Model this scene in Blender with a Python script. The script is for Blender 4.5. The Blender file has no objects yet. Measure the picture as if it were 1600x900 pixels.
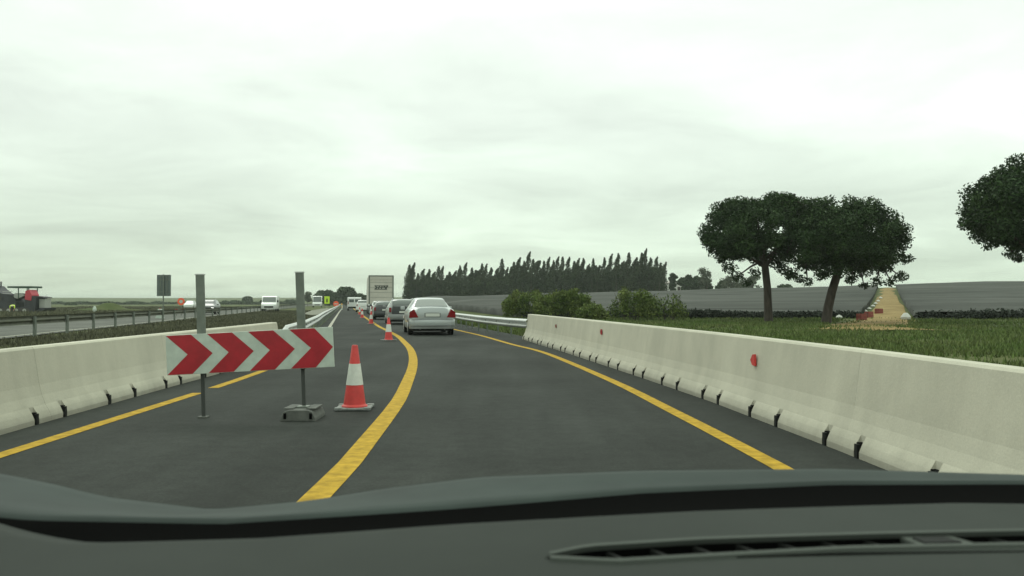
import bpy, bmesh, math, random
import numpy as np
from mathutils import Vector, Matrix, noise
random.seed(7); RNG = np.random.default_rng(7)
sc = bpy.context.scene
COL = sc.collection
R = math.radians

# ---------------------------------------------------------------- camera
EYE = 1.25
cam = bpy.data.cameras.new('camera'); cam_o = bpy.data.objects.new('camera', cam); COL.objects.link(cam_o)
cam.lens = 36 * 1300 / 1600; cam.sensor_width = 36; cam.clip_start = 0.05; cam.clip_end = 9000
cam_o.location = (0, 0, EYE); cam_o.rotation_euler = (R(90.97), 0, 0)
sc.camera = cam_o
cam.dof.use_dof = True; cam.dof.focus_distance = 30; cam.dof.aperture_fstop = 8.0

# ---------------------------------------------------------------- sky and sun (overcast)
SUN_EL, SUN_AZ = 42, -25
w = bpy.data.worlds.new("World"); sc.world = w; w.use_nodes = True
nt = w.node_tree; nt.nodes.clear()
def N(t, **k):
    n = nt.nodes.new(t)
    for a, b in k.items(): setattr(n, a, b)
    return n
out = N('ShaderNodeOutputWorld'); bg = N('ShaderNodeBackground'); bg2 = N('ShaderNodeBackground'); add = N('ShaderNodeAddShader')
sky = N('ShaderNodeTexSky', sky_type='NISHITA', sun_disc=False, sun_elevation=R(SUN_EL), sun_rotation=R(SUN_AZ))
nt.links.new(sky.outputs[0], bg2.inputs[0]); bg2.inputs[1].default_value = 0.006
tc = N('ShaderNodeTexCoord'); sep = N('ShaderNodeSeparateXYZ'); nt.links.new(tc.outputs['Generated'], sep.inputs[0])
def M(op, a, b=None, c=None):
    n = N('ShaderNodeMath', operation=op)
    for i, v in enumerate((a, b, c)):
        if v is None: continue
        if isinstance(v, (int, float)): n.inputs[i].default_value = v
        else: nt.links.new(v, n.inputs[i])
    return n.outputs[0]
zc = M('MAXIMUM', sep.outputs[2], 0.0)
den = M('ADD', zc, 0.10)
cx = M('DIVIDE', sep.outputs[0], den); cy = M('DIVIDE', sep.outputs[1], den)
comb = N('ShaderNodeCombineXYZ'); nt.links.new(cx, comb.inputs[0]); nt.links.new(cy, comb.inputs[1]); comb.inputs[2].default_value = 3.7
n1 = N('ShaderNodeTexNoise'); n1.inputs['Scale'].default_value = 0.85; n1.inputs['Detail'].default_value = 7; n1.inputs['Roughness'].default_value = 0.56; n1.inputs['Distortion'].default_value = 0.4
nt.links.new(comb.outputs[0], n1.inputs['Vector'])
n2 = N('ShaderNodeTexNoise'); n2.inputs['Scale'].default_value = 0.2; n2.inputs['Detail'].default_value = 2
nt.links.new(comb.outputs[0], n2.inputs['Vector'])
ramp = N('ShaderNodeValToRGB')                                   # brightness against height (overcast sky: brighter overhead)
e = ramp.color_ramp.elements
e[0].position = 0.0; e[0].color = (.56, .68, .54, 1)
e[1].position = 1.0; e[1].color = (1.5, 1.72, 1.45, 1)
for p, c in ((.045, (.62, .74, .605, 1)), (.11, (.70, .81, .685, 1)), (.20, (.82, .92, .81, 1)), (.34, (.95, 1.04, .94, 1)), (.6, (1.15, 1.30, 1.12, 1))):
    q = e.new(p); q.color = c
nt.links.new(zc, ramp.inputs[0])
cl = M('MULTIPLY_ADD', n1.outputs[0], 0.76, 0.65)
cl2 = M('MULTIPLY_ADD', n2.outputs[0], 0.50, 0.76)
clm = M('MULTIPLY', cl, cl2)
mixv = N('ShaderNodeVectorMath', operation='SCALE'); nt.links.new(ramp.outputs[0], mixv.inputs[0]); nt.links.new(clm, mixv.inputs['Scale'])
nt.links.new(mixv.outputs[0], bg.inputs[0]); bg.inputs[1].default_value = 1.0
nt.links.new(bg.outputs[0], add.inputs[0]); nt.links.new(bg2.outputs[0], add.inputs[1]); nt.links.new(add.outputs[0], out.inputs[0])
sun = bpy.data.lights.new('sun', 'SUN'); sun.energy = 0.6; sun.angle = R(25); sun.color = (1, .98, .92)
sun_o = bpy.data.objects.new('sun', sun); COL.objects.link(sun_o)
sun_o.rotation_euler = (R(90 - SUN_EL), 0, R(180 - SUN_AZ) if False else R(-SUN_AZ + 180))
sc.view_settings.view_transform = 'Standard'; sc.view_settings.look = 'None'; sc.view_settings.exposure = 0.0; sc.view_settings.gamma = 1.0
sc.cycles.volume_bounces = 0; sc.cycles.max_bounces = 6; sc.cycles.transparent_max_bounces = 8

# ---------------------------------------------------------------- materials
def mat(name, col, rough=.6, metal=0., var=.0, scale=4., bump=.0, bscale=60., col2=None, spec=.5, island=0., coat=0., stretch=None, emit=0, detail=4):
    m = bpy.data.materials.new(name); m.use_nodes = True
    t = m.node_tree; b = t.nodes['Principled BSDF']
    b.inputs['Base Color'].default_value = (*col, 1); b.inputs['Roughness'].default_value = rough
    b.inputs['Metallic'].default_value = metal; b.inputs['Specular IOR Level'].default_value = spec
    b.inputs['Coat Weight'].default_value = coat
    if emit: b.inputs['Emission Color'].default_value = (*col, 1); b.inputs['Emission Strength'].default_value = emit
    L = t.links; co = t.nodes.new('ShaderNodeTexCoord'); src = co.outputs['Object']
    if stretch:
        mp = t.nodes.new('ShaderNodeMapping'); mp.inputs['Scale'].default_value = stretch; L.new(src, mp.inputs[0]); src = mp.outputs[0]
    last = None
    if var or col2:
        n = t.nodes.new('ShaderNodeTexNoise'); n.inputs['Scale'].default_value = scale; n.inputs['Detail'].default_value = detail; n.inputs['Roughness'].default_value = .6
        L.new(src, n.inputs['Vector'])
        r = t.nodes.new('ShaderNodeValToRGB'); r.color_ramp.elements[0].position = .36; r.color_ramp.elements[1].position = .66
        c2 = col2 or tuple(c * (1 + var) for c in col); c1 = col if col2 else tuple(c * (1 - var) for c in col)
        r.color_ramp.elements[0].color = (*c1, 1); r.color_ramp.elements[1].color = (*c2, 1)
        L.new(n.outputs[0], r.inputs[0]); last = r.outputs[0]
    if island:
        g = t.nodes.new('ShaderNodeNewGeometry'); h = t.nodes.new('ShaderNodeHueSaturation')
        mr = t.nodes.new('ShaderNodeMapRange'); mr.inputs[3].default_value = 1 - island; mr.inputs[4].default_value = 1 + island
        L.new(g.outputs['Random Per Island'], mr.inputs[0]); L.new(mr.outputs[0], h.inputs['Value'])
        if last: L.new(last, h.inputs['Color'])
        else: h.inputs['Color'].default_value = (*col, 1)
        last = h.outputs[0]
    if last: L.new(last, b.inputs['Base Color'])
    if bump:
        n = t.nodes.new('ShaderNodeTexNoise'); n.inputs['Scale'].default_value = bscale; n.inputs['Detail'].default_value = 5
        L.new(src, n.inputs['Vector'])
        bp = t.nodes.new('ShaderNodeBump'); bp.inputs['Strength'].default_value = bump; bp.inputs['Distance'].default_value = .02
        L.new(n.outputs[0], bp.inputs['Height']); L.new(bp.outputs[0], b.inputs['Normal'])
    return m

def asphalt_mat(name, base, s=1.0):
    m = bpy.data.materials.new(name); m.use_nodes = True; t = m.node_tree; L = t.links; b = t.nodes['Principled BSDF']
    b.inputs['Roughness'].default_value = .92; b.inputs['Specular IOR Level'].default_value = .12
    co = t.nodes.new('ShaderNodeTexCoord')
    def noi(sc_, det, stretch=None, rot=0):
        v = co.outputs['Object']
        if stretch:
            mp = t.nodes.new('ShaderNodeMapping'); mp.inputs['Scale'].default_value = stretch; mp.inputs['Rotation'].default_value = (0, 0, rot); L.new(v, mp.inputs[0]); v = mp.outputs[0]
        n = t.nodes.new('ShaderNodeTexNoise'); n.inputs['Scale'].default_value = sc_; n.inputs['Detail'].default_value = det; L.new(v, n.inputs['Vector']); return n.outputs[0]
    def mr(x, a, bb, c, d):
        q = t.nodes.new('ShaderNodeMapRange'); q.inputs[1].default_value = a; q.inputs[2].default_value = bb; q.inputs[3].default_value = c; q.inputs[4].default_value = d; L.new(x, q.inputs[0]); return q.outputs[0]
    def mul(a, bb):
        q = t.nodes.new('ShaderNodeMath'); q.operation = 'MULTIPLY'; L.new(a, q.inputs[0]); L.new(bb, q.inputs[1]); return q.outputs[0]
    v = mul(mr(noi(.33, 5), .32, .68, .74, 1.18), mr(noi(1.0, 5, (1.5, .10, 1), R(-4)), .3, .7, .80, 1.14)); v = mul(v, mr(noi(7, 4), .3, .72, .90, 1.14))   # patches and lengthwise tyre wear
    v = mul(v, mr(noi(38, 3), .3, .7, .84, 1.18)); v = mul(v, mr(noi(160, 2), .3, .7, .7, 1.3))                                                           # aggregate
    h = t.nodes.new('ShaderNodeHueSaturation'); h.inputs['Color'].default_value = (*base, 1); L.new(v, h.inputs['Value']); L.new(h.outputs[0], b.inputs['Base Color'])
    bp = t.nodes.new('ShaderNodeBump'); bp.inputs['Strength'].default_value = .35; bp.inputs['Distance'].default_value = .006
    L.new(noi(170, 3), bp.inputs['Height']); L.new(bp.outputs[0], b.inputs['Normal'])
    return m

def concrete_mat(name, base):
    m = bpy.data.materials.new(name); m.use_nodes = True; t = m.node_tree; L = t.links; b = t.nodes['Principled BSDF']
    b.inputs['Roughness'].default_value = .85; b.inputs['Specular IOR Level'].default_value = .25
    g = t.nodes.new('ShaderNodeNewGeometry'); sp = t.nodes.new('ShaderNodeSeparateXYZ'); L.new(g.outputs['Position'], sp.inputs[0])
    def noi(sc_, det, stretch=(1, 1, 1)):
        mp = t.nodes.new('ShaderNodeMapping'); mp.inputs['Scale'].default_value = stretch; L.new(g.outputs['Position'], mp.inputs[0])
        n = t.nodes.new('ShaderNodeTexNoise'); n.inputs['Scale'].default_value = sc_; n.inputs['Detail'].default_value = det; n.inputs['Roughness'].default_value = .62; L.new(mp.outputs[0], n.inputs['Vector']); return n.outputs[0]
    def mr(x, a, bb, c, d):
        q = t.nodes.new('ShaderNodeMapRange'); q.inputs[1].default_value = a; q.inputs[2].default_value = bb; q.inputs[3].default_value = c; q.inputs[4].default_value = d; L.new(x, q.inputs[0]); return q.outputs[0]
    def mul(a, bb):
        q = t.nodes.new('ShaderNodeMath'); q.operation = 'MULTIPLY'; L.new(a, q.inputs[0]); L.new(bb, q.inputs[1]); return q.outputs[0]
    v = mul(mr(noi(1.3, 5), .3, .7, .90, 1.06), mr(noi(2.2, 4, (1, 1, .12)), .35, .75, 1.03, .90))          # blotches, rain streaks
    v = mul(v, mr(noi(90, 2), .3, .7, .93, 1.07))
    # road dirt splashed on the foot of the unit
    n = noi(3.5, 5); q = t.nodes.new('ShaderNodeMath'); q.operation = 'MULTIPLY_ADD'; L.new(n, q.inputs[0]); q.inputs[1].default_value = .22; L.new(sp.outputs[2], q.inputs[2])
    v = mul(v, mr(q.outputs[0], .12, .30, .66, 1.0))
    oi = t.nodes.new('ShaderNodeObjectInfo'); v = mul(v, mr(oi.outputs['Random'], 0, 1, .93, 1.05))
    h = t.nodes.new('ShaderNodeHueSaturation'); h.inputs['Color'].default_value = (*base, 1); L.new(v, h.inputs['Value']); L.new(h.outputs[0], b.inputs['Base Color'])
    bp = t.nodes.new('ShaderNodeBump'); bp.inputs['Strength'].default_value = .25; bp.inputs['Distance'].default_value = .01
    L.new(noi(25, 6), bp.inputs['Height']); L.new(bp.outputs[0], b.inputs['Normal'])
    return m

def paint_line_mat(name, col):
    m = mat(name, col, .85, var=.26, scale=9, detail=9, bump=.15, bscale=150, spec=.15)
    return m

A = {}
A['asphalt'] = asphalt_mat('asphalt', (.036, .039, .036))
A['old_asphalt'] = asphalt_mat('worn_asphalt', (.11, .112, .10))
A['concrete'] = concrete_mat('precast_concrete', (.495, .475, .39))
A['yellow'] = paint_line_mat('yellow_road_paint', (.40, .25, .026))
A['white_line'] = paint_line_mat('white_road_paint', (.40, .39, .33))
A['ground'] = mat('meadow_soil', (.050, .070, .022), .95, col2=(.095, .100, .040), scale=.12, bump=.5, bscale=3, detail=8, spec=.1)
A['grass'] = mat('grass_blades', (.075, .120, .028), .8, col2=(.12, .14, .05), island=.4, var=.2, scale=.3, spec=.2)
A['dry_grass'] = mat('dull_median_grass', (.098, .098, .062), .85, island=.4, var=.25, scale=.3, spec=.2)
A['apron'] = mat('pale_gravel_apron', (.20, .20, .165), .95, var=.2, scale=.6, spec=.1)
A['galv'] = mat('galvanised_steel', (.48, .50, .48), .42, .55, var=.12, scale=6)
A['galv_dark'] = mat('weathered_galvanised_steel', (.16, .18, .155), .55, .4, var=.15, scale=8)
A['dull_rail'] = mat('dull_grey_steel', (.11, .115, .085), .8, .1, var=.2, scale=3)
A['red'] = mat('red_retroreflective', (.33, .008, .018), .4, var=.14, scale=9, detail=9)
A['white_sheet'] = mat('white_retroreflective', (.44, .50, .44), .45, var=.10, scale=9, detail=9)
A['cone_red'] = mat('red_plastic', (.52, .038, .034), .5, var=.12, scale=9)
A['cone_white'] = mat('white_cone_sleeve', (.60, .62, .57), .45, var=.08, scale=12)
A['cone_base'] = mat('grey_rubber', (.20, .215, .205), .8, var=.25, scale=20)
A['foot'] = mat('dusty_rubber_block', (.095, .10, .09), .9, var=.2, scale=12, bump=.3)
A['leg_grey'] = mat('dull_leg_steel', (.060, .065, .060), .9, spec=.2)
A['rubber'] = mat('tyre_rubber', (.018, .018, .018), .85)
A['black'] = mat('black_plastic', (.012, .013, .012), .75, spec=.2)
A['dark_gap'] = mat('gap_shade_and_trim', (.005, .005, .005), .95, spec=.05)  # near-black: paints shade into slots and vent, also serves surround and seal
A['silver'] = mat('silver_car_paint', (.40, .43, .43), .30, .35, coat=.6)
A['dark_paint'] = mat('dark_grey_car_paint', (.035, .038, .04), .3, .3, coat=.6)
A['grey_paint'] = mat('grey_car_paint', (.23, .24, .235), .3, .4, coat=.5)
A['white_paint'] = mat('white_car_paint', (.62, .64, .62), .35, coat=.4)
A['glass_car'] = mat('tinted_car_glass', (.045, .06, .055), .08, 0, spec=.8, coat=.5)
A['rear_glass'] = mat('rear_window_glass', (.05, .065, .06), .06, 0.0, spec=.9, coat=1.)
A['lamp_red'] = mat('red_lamp_lens', (.20, .012, .015), .25, coat=.2, spec=.3)
A['lamp_clear'] = mat('headlamp_lens', (.7, .72, .7), .1, coat=.8)
A['lamp_lit'] = mat('lit_headlamp', (1, 1, .92), .3, emit=6)
A['plate'] = mat('number_plate', (.55, .57, .52), .4)
A['rim'] = mat('alloy_rim', (.4, .41, .41), .35, .7)
A['truck_white'] = mat('trailer_panel', (.50, .48, .42), .55, var=.06, scale=1.5)
A['truck_frame'] = mat('trailer_frame', (.15, .17, .15), .5, .3)
A['logo'] = mat('faded_dark_print', (.06, .07, .06), .6)
A['sign_back'] = mat('grey_sign_back', (.13, .155, .145), .5, .5, var=.06, scale=2)
A['lime'] = mat('fluorescent_yellow_green', (.50, .72, .03), .5)
A['orange'] = mat('fluorescent_orange_red', (.80, .10, .035), .5)
A['amber'] = mat('amber_plastic', (.75, .38, .08), .4)
A['machine'] = mat('dark_machine_steel', (.035, .036, .042), .6, .2, var=.3, scale=1.5)
A['machine_grey'] = mat('pale_machine_panel', (.33, .34, .31), .6)
A['canopy'] = mat('dark_green_canopy', (.03, .07, .045), .6)
A['red_panel'] = mat('red_machine_panel', (.45, .04, .06), .5)
A['skin'] = mat('skin', (.35, .2, .14), .6)
A['trousers'] = mat('dark_trousers', (.05, .06, .05), .9)
A['bark'] = mat('pine_bark', (.060, .048, .038), .95, var=.35, scale=5, bump=1, bscale=14, stretch=(1, 1, .3))
A['pine'] = mat('pine_needles', (.016, .036, .011), .75, col2=(.034, .062, .018), scale=.9, island=.45, spec=.2)
A['cypress'] = mat('windbreak_foliage', (.018, .030, .015), .85, col2=(.046, .064, .030), scale=.35, island=.4, spec=.15)
A['far_tree'] = mat('far_foliage', (.022, .042, .018), .85, col2=(.045, .070, .030), scale=.3, island=.4, spec=.15)
A['eucalypt'] = mat('grey_green_foliage', (.055, .070, .045), .85, col2=(.11, .12, .085), scale=.6, island=.4, spec=.2)
A['shrub'] = mat('green_shrub_leaves', (.070, .110, .022), .8, col2=(.15, .18, .05), scale=.9, island=.4, spec=.2)
A['net'] = mat('grey_crop_netting', (.038, .041, .037), .95, col2=(.095, .097, .090), scale=.13, stretch=(.22, 1, 1), detail=6, spec=.1)
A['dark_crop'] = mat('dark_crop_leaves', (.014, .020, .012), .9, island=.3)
A['sand'] = mat('orange_sand', (.17, .115, .045), .95, col2=(.29, .215, .095), scale=.5, bump=.6, bscale=4, spec=.1)
A['crate_red'] = mat('dull_red_crate', (.20, .035, .025), .7)
A['sack'] = mat('pale_sack', (.5, .5, .47), .85)
A['wall_white'] = mat('white_render', (.72, .72, .68), .8)
A['roof'] = mat('roof_sheet', (.35, .33, .3), .8)
A['dash'] = mat('grained_dashboard_plastic', (.040, .045, .041), .85, var=.10, scale=3, bump=.12, bscale=900, spec=.12)
A['dash_trim'] = mat('smooth_dashboard_trim', (.075, .084, .075), .75, spec=.15)
A['bonnet'] = mat('dark_green_grey_car_paint', (.02, .025, .023), .45, .0, spec=.3)
A['cowl'] = mat('satin_cowl_plastic', (.031, .041, .038), .75, spec=.2, var=.2)
A['track'] = mat('steel_track', (.05, .045, .04), .8)

# ---------------------------------------------------------------- helpers
def tag(o, label=None, cat=None, group=None, kind=None):
    if label: o['label'] = label
    if cat: o['category'] = cat
    if group: o['group'] = group
    if kind: o['kind'] = kind
    return o
def empty(name, label, cat, loc=(0, 0, 0), rz=0, group=None, ry=0):
    o = bpy.data.objects.new(name, None); COL.objects.link(o); o.location = loc; o.rotation_euler = (0, ry, rz); o.empty_display_size = .3
    return tag(o, label, cat, group)
def link(name, me, parent=None, loc=None):
    o = bpy.data.objects.new(name, me); COL.objects.link(o)
    if parent: o.parent = parent
    if loc: o.location = loc
    return o
def raw(name, V, F, m, parent=None, smooth=False, loc=None):
    me = bpy.data.meshes.new(name); me.from_pydata([tuple(v) for v in V], [], F); me.materials.append(m)
    if smooth: me.polygons.foreach_set('use_smooth', [True] * len(me.polygons))
    me.update(); return link(name, me, parent, loc)
class MB:
    def __init__(s): s.v = []; s.f = []
    def add(s, V, F):
        b = len(s.v); s.v += [tuple(v) for v in V]; s.f += [[i + b for i in f] for f in F]; return s
    def box(s, c, d, rot=None, taper=1.0):
        x, y, z = (q / 2 for q in d); V = []
        for sz in (-1, 1):
            k = taper if sz > 0 else 1
            for sx, sy in ((-1, -1), (1, -1), (1, 1), (-1, 1)):
                p = Vector((sx * x * k, sy * y * k, sz * z))
                if rot: p = rot @ p
                V.append(p + Vector(c))
        return s.add(V, [(0, 3, 2, 1), (4, 5, 6, 7), (0, 1, 5, 4), (1, 2, 6, 5), (2, 3, 7, 6), (3, 0, 4, 7)])
    def prism(s, pts, a, b, axis='y'):
        n = len(pts); V = []
        for q in (a, b):
            for (u, v) in pts:
                V.append({'y': (u, q, v), 'x': (q, u, v), 'z': (u, v, q)}[axis])
        F = [list(range(n))[::-1], [n + i for i in range(n)]] + [(i, (i + 1) % n, n + (i + 1) % n, n + i) for i in range(n)]
        return s.add(V, F)
    def tube(s, pts, rad, n=8, caps=True):
        pts = [Vector(p) for p in pts]; rings = []
        rr = rad if isinstance(rad, (list, tuple)) else [rad] * len(pts)
        up = Vector((0, 0, 1))
        for i, p in enumerate(pts):
            d = (pts[min(i + 1, len(pts) - 1)] - pts[max(i - 1, 0)]).normalized()
            a = d.cross(up)
            if a.length < .05: a = d.cross(Vector((1, 0, 0)))
            a.normalize(); b = d.cross(a)
            rings.append([p + (a * math.cos(2 * math.pi * k / n) + b * math.sin(2 * math.pi * k / n)) * rr[i] for k in range(n)])
        V = [v for r in rings for v in r]; F = []
        for i in range(len(pts) - 1):
            for k in range(n): F.append((i * n + k, i * n + (k + 1) % n, (i + 1) * n + (k + 1) % n, (i + 1) * n + k))
        if caps: F.append(list(range(n))); F.append([(len(pts) - 1) * n + k for k in range(n)][::-1])
        return s.add(V, F)
    def lathe(s, prof, n=24, axis='z', c=(0, 0, 0)):
        V = []; F = []
        for (r, h) in prof:
            for k in range(n):
                a = 2 * math.pi * k / n; u, v = r * math.cos(a), r * math.sin(a)
                V.append({'z': (c[0] + u, c[1] + v, c[2] + h), 'x': (c[0] + h, c[1] + u, c[2] + v), 'y': (c[0] + u, c[1] + h, c[2] + v)}[axis])
        for i in range(len(prof) - 1):
            for k in range(n): F.append((i * n + k, i * n + (k + 1) % n, (i + 1) * n + (k + 1) % n, (i + 1) * n + k))
        F.append(list(range(n))); F.append([(len(prof) - 1) * n + k for k in range(n)])
        return s.add(V, F)
    def build(s, name, m, parent=None, smooth=False, bev=0, loc=None):
        me = bpy.data.meshes.new(name); me.from_pydata(s.v, [], s.f); me.materials.append(m)
        bm = bmesh.new(); bm.from_mesh(me); bmesh.ops.recalc_face_normals(bm, faces=bm.faces)
        if bev: bmesh.ops.bevel(bm, geom=list(bm.edges), offset=bev, segments=2, affect='EDGES', profile=.6)
        bm.to_mesh(me); bm.free()
        if smooth:
            me.polygons.foreach_set('use_smooth', [True] * len(me.polygons))
            me.set_sharp_from_angle(angle=R(38))
        me.update(); return link(name, me, parent, loc)
def copy_tree(o, parent=None):
    c = o.copy(); COL.objects.link(c)
    if parent: c.parent = parent
    for ch in list(o.children): copy_tree(ch, c)
    return c
def np_mesh(name, V, nper, m, parent=None, smooth=False, loc=None):
    """V: (k*nper,3) array, faces of nper consecutive vertices"""
    me = bpy.data.meshes.new(name); n = len(V); k = n // nper
    me.vertices.add(n); me.vertices.foreach_set('co', V.astype(np.float32).ravel())
    me.loops.add(n); me.loops.foreach_set('vertex_index', np.arange(n, dtype=np.int32))
    me.polygons.add(k); me.polygons.foreach_set('loop_start', np.arange(0, n, nper, dtype=np.int32)); me.polygons.foreach_set('loop_total', np.full(k, nper, dtype=np.int32))
    me.materials.append(m); me.update(calc_edges=True); me.validate()
    return link(name, me, parent, loc)
def leaves(C, size, aspect=2.2, up=0.0):
    """one small quad per centre, random orientation"""
    n = len(C); a = RNG.normal(size=(n, 3)); a[:, 2] += up; a /= np.linalg.norm(a, axis=1)[:, None] + 1e-9
    b = np.cross(a, RNG.normal(size=(n, 3))); b /= np.linalg.norm(b, axis=1)[:, None] + 1e-9
    s = (size * RNG.uniform(.6, 1.4, n))[:, None]; a = a * s; b = b * s / aspect
    return np.stack([C - a - b * .3, C + b - a * .1, C + a + b * .3, C - b + a * .1], 1).reshape(-1, 3)
def ball(c, r, n, flat=1.0, shell=.55):
    d = RNG.normal(size=(n, 3)); d /= np.linalg.norm(d, axis=1)[:, None]
    rad = (shell + (1 - shell) * RNG.random(n)) * r
    d = d * rad[:, None]; d[:, 2] *= flat
    return d + np.array(c)

SL = .2                                                     # the motorway runs towards (-SL, 1)
HEAD = math.atan(SL)
def U(u, Y): return u - SL * Y
def sm(a, b, x):
    t = min(1, max(0, (x - a) / (b - a))); return t * t * (3 - 2 * t)
def hz(x, y):
    """terrain height"""
    u = x + SL * y; z = -.03
    if u < -1 or u > 5:
        z -= .10 * (sm(-1.6, -3.5, u) * (1 - sm(-9.5, -11, u)) if u < 0 else 0)
    H = 2.0 + max(0, (x + 11)) / 121 * 3.3
    H = min(H, 7.5)
    z += H * (sm(55, 205, y)**1.0 * .55 + .45 * min(1, max(0, (y - 55) / 130))) * sm(6.5, 20, u) * (1 - .75 * sm(320, 700, y))
    far = sm(480, 1250, y) * (7.6 + 1.0 * noise.noise(Vector((x / 260, y / 500, 3)))+ 1.4 * noise.noise(Vector((x / 700, 8, 1))))
    z += far
    if y > 90: z += .25 * noise.noise(Vector((x / 14, y / 14, 0))) * sm(90, 160, y) * (sm(-22, -30, u) if u < 0 else sm(12, 20, u))
    return z
def pix(px, Y, py=None, z=None):
    """a place seen in direction px, Y metres ahead"""
    x = (px - 800) / 1300 * Y
    if py is not None: z = EYE - (py - 472) / 1300 * Y
    if z is None: z = hz(x, Y)
    return Vector((x, Y, z))

# ---------------------------------------------------------------- ground
def grid(xs, ys, fz, name, m, parent=None, smooth=True):
    V = [(x, y, fz(x, y)) for y in ys for x in xs]; nx = len(xs)
    F = [(j * nx + i, j * nx + i + 1, (j + 1) * nx + i + 1, (j + 1) * nx + i) for j in range(len(ys) - 1) for i in range(nx - 1)]
    return raw(name, V, F, m, parent, smooth)
def spaced(a, b, n, p=2.2):
    return [a + (b - a) * (i / n)**p for i in range(n + 1)]
xs = sorted(set([-v for v in spaced(0, 4000, 110, 2.6)] + spaced(0, 4000, 110, 2.6)))
ys = sorted(set([-60, -30, -10] + spaced(0, 5200, 210, 2.1)))
tag(grid(xs, ys, hz, 'ground', A['ground']), kind='structure')

# asphalt carriageway, at z = 0
def strip(name, L, Rr, z, m, kind='structure', parent=None):
    V = []; F = []
    for (a, b) in zip(L, Rr): V += [(a[0], a[1], z), (b[0], b[1], z)]
    for i in range(len(L) - 1): F.append((2 * i, 2 * i + 1, 2 * i + 3, 2 * i + 2))
    return tag(raw(name, V, F, m, parent), kind=kind)
Ys = [-12, 0, 6, 11, 17, 23, 27.5, 28, 40, 60, 100, 200, 400, 480]
def left_edge(Y): return -5.45 if Y < 21 else U(-1.30, Y)
def right_edge(Y):
    pts = [(-12, 4.2), (6, 3.9), (11, 3.55), (17, 2.85), (23, 2.05), (27.5, 1.3), (28, U(6.5, 28)), (500, U(6.5, 500))]
    return np.interp(Y, [p[0] for p in pts], [p[1] for p in pts])
strip('road', [(left_edge(Y), Y) for Y in Ys], [(right_edge(Y), Y) for Y in Ys], 0.0, A['asphalt'])
Yo = [-20, 40, 100, 200, 480]
strip('median_apron', [(U(u_, Y), Y) for u_, Y in ((-3.2, 80), (-4.6, 90), (-5.2, 130), (-4, 170))], [(U(-1.36, Y), Y) for Y in (80, 90, 130, 170)], -.01, A['apron'])
strip('far_road', [(U(-21.5, Y), Y) for Y in Yo], [(U(-11.75, Y), Y) for Y in Yo], 0.0, A['old_asphalt'])
def line(name, pts, wd, m, z=.004, dens=1.2):
    # smooth polyline (x,Y) -> ribbon
    P = [Vector((p[0], p[1], 0)) for p in pts]; Q = []
    for i in range(len(P) - 1):
        p0 = P[max(i - 1, 0)]; p1 = P[i]; p2 = P[i + 1]; p3 = P[min(i + 2, len(P) - 1)]
        if i == 0: p0 = p1 * 2 - p2
        if i == len(P) - 2: p3 = p2 * 2 - p1
        n = max(1, min(14, int((p2 - p1).length * dens)))
        for k in range(n):
            t = k / n
            Q.append(.5 * ((2 * p1) + (p2 - p0) * t + (2 * p0 - 5 * p1 + 4 * p2 - p3) * t * t + (3 * p1 - p0 - 3 * p2 + p3) * t**3))
    Q.append(P[-1]); L = []; Rr = []
    for i, q in enumerate(Q):
        d = (Q[min(i + 1, len(Q) - 1)] - Q[max(i - 1, 0)]).normalized(); n = Vector((d.y, -d.x, 0)) * wd / 2
        L.append(q - n); Rr.append(q + n)
    return strip(name, L, Rr, z, m)
line('yellow_left_line', [(-3.9, 0), (-4.05, 4), (-4.17, 6.8), (-4.315, 11.45)], .15, A['yellow'])
line('yellow_left_line', [(-4.34, 12.1), (-4.47, 14.4), (-4.85, 18.5), (-5.75, 24)], .15, A['yellow'])
line('white_left_line', [(-5.80, 24.2), (-6.95, 31), (-8.36, 37.8), (-20.8, 100), (-40.8, 200), (-96, 470)], .16, A['white_line'])
line('yellow_centre_line', [(-1.25, 0), (-1.25, 4), (-1.26, 6.5), (-1.30, 7.5), (-1.345, 8.65), (-1.44, 10.6), (-1.61, 12.7), (-1.89, 15.8), (-2.26, 19), (-2.73, 22.3), (-3.33, 25.8), (-4.23, 30.7), (-5.75, 37.8), (-7.47, 45.8), (-14.4, 80), (-38.4, 200), (-92, 470)], .185, A['yellow'])
line('yellow_right_line', [(2.12, 0), (2.08, 4), (2.02, 6.4), (1.84, 9.56), (1.56, 13.5), (.79, 20.6), (0, 24.6), (-1.15, 31), (-2.50, 37.4), (-4.0, 44.5), (-11.1, 80), (-35.1, 200), (-89, 470)], .155, A['yellow'])
line('white_far_line', [(U(-12.3, Y), Y) for Y in (-20, 60, 200, 470)], .15, A['white_line'])

# ---------------------------------------------------------------- precast concrete barriers
def barrier_profile(h, cut):
    # (offset from the centre line, height): a New Jersey section; 'cut' pulls only the lowest part of the foot back for a lifting slot
    t = .215 if cut else .275
    return [(-t, 0), (-t, .05), (-t if cut else -.268, .07), (-t if cut else -.248, .115), (-.212, .175), (-.176, .27), (-.148, .38), (-.088, h - .02), (-.068, h),
            (.068, h), (.088, h - .02), (.148, .38), (.176, .27), (.212, .175), (t if cut else .248, .115), (t if cut else .268, .07), (t, .05), (t, 0)]

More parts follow.
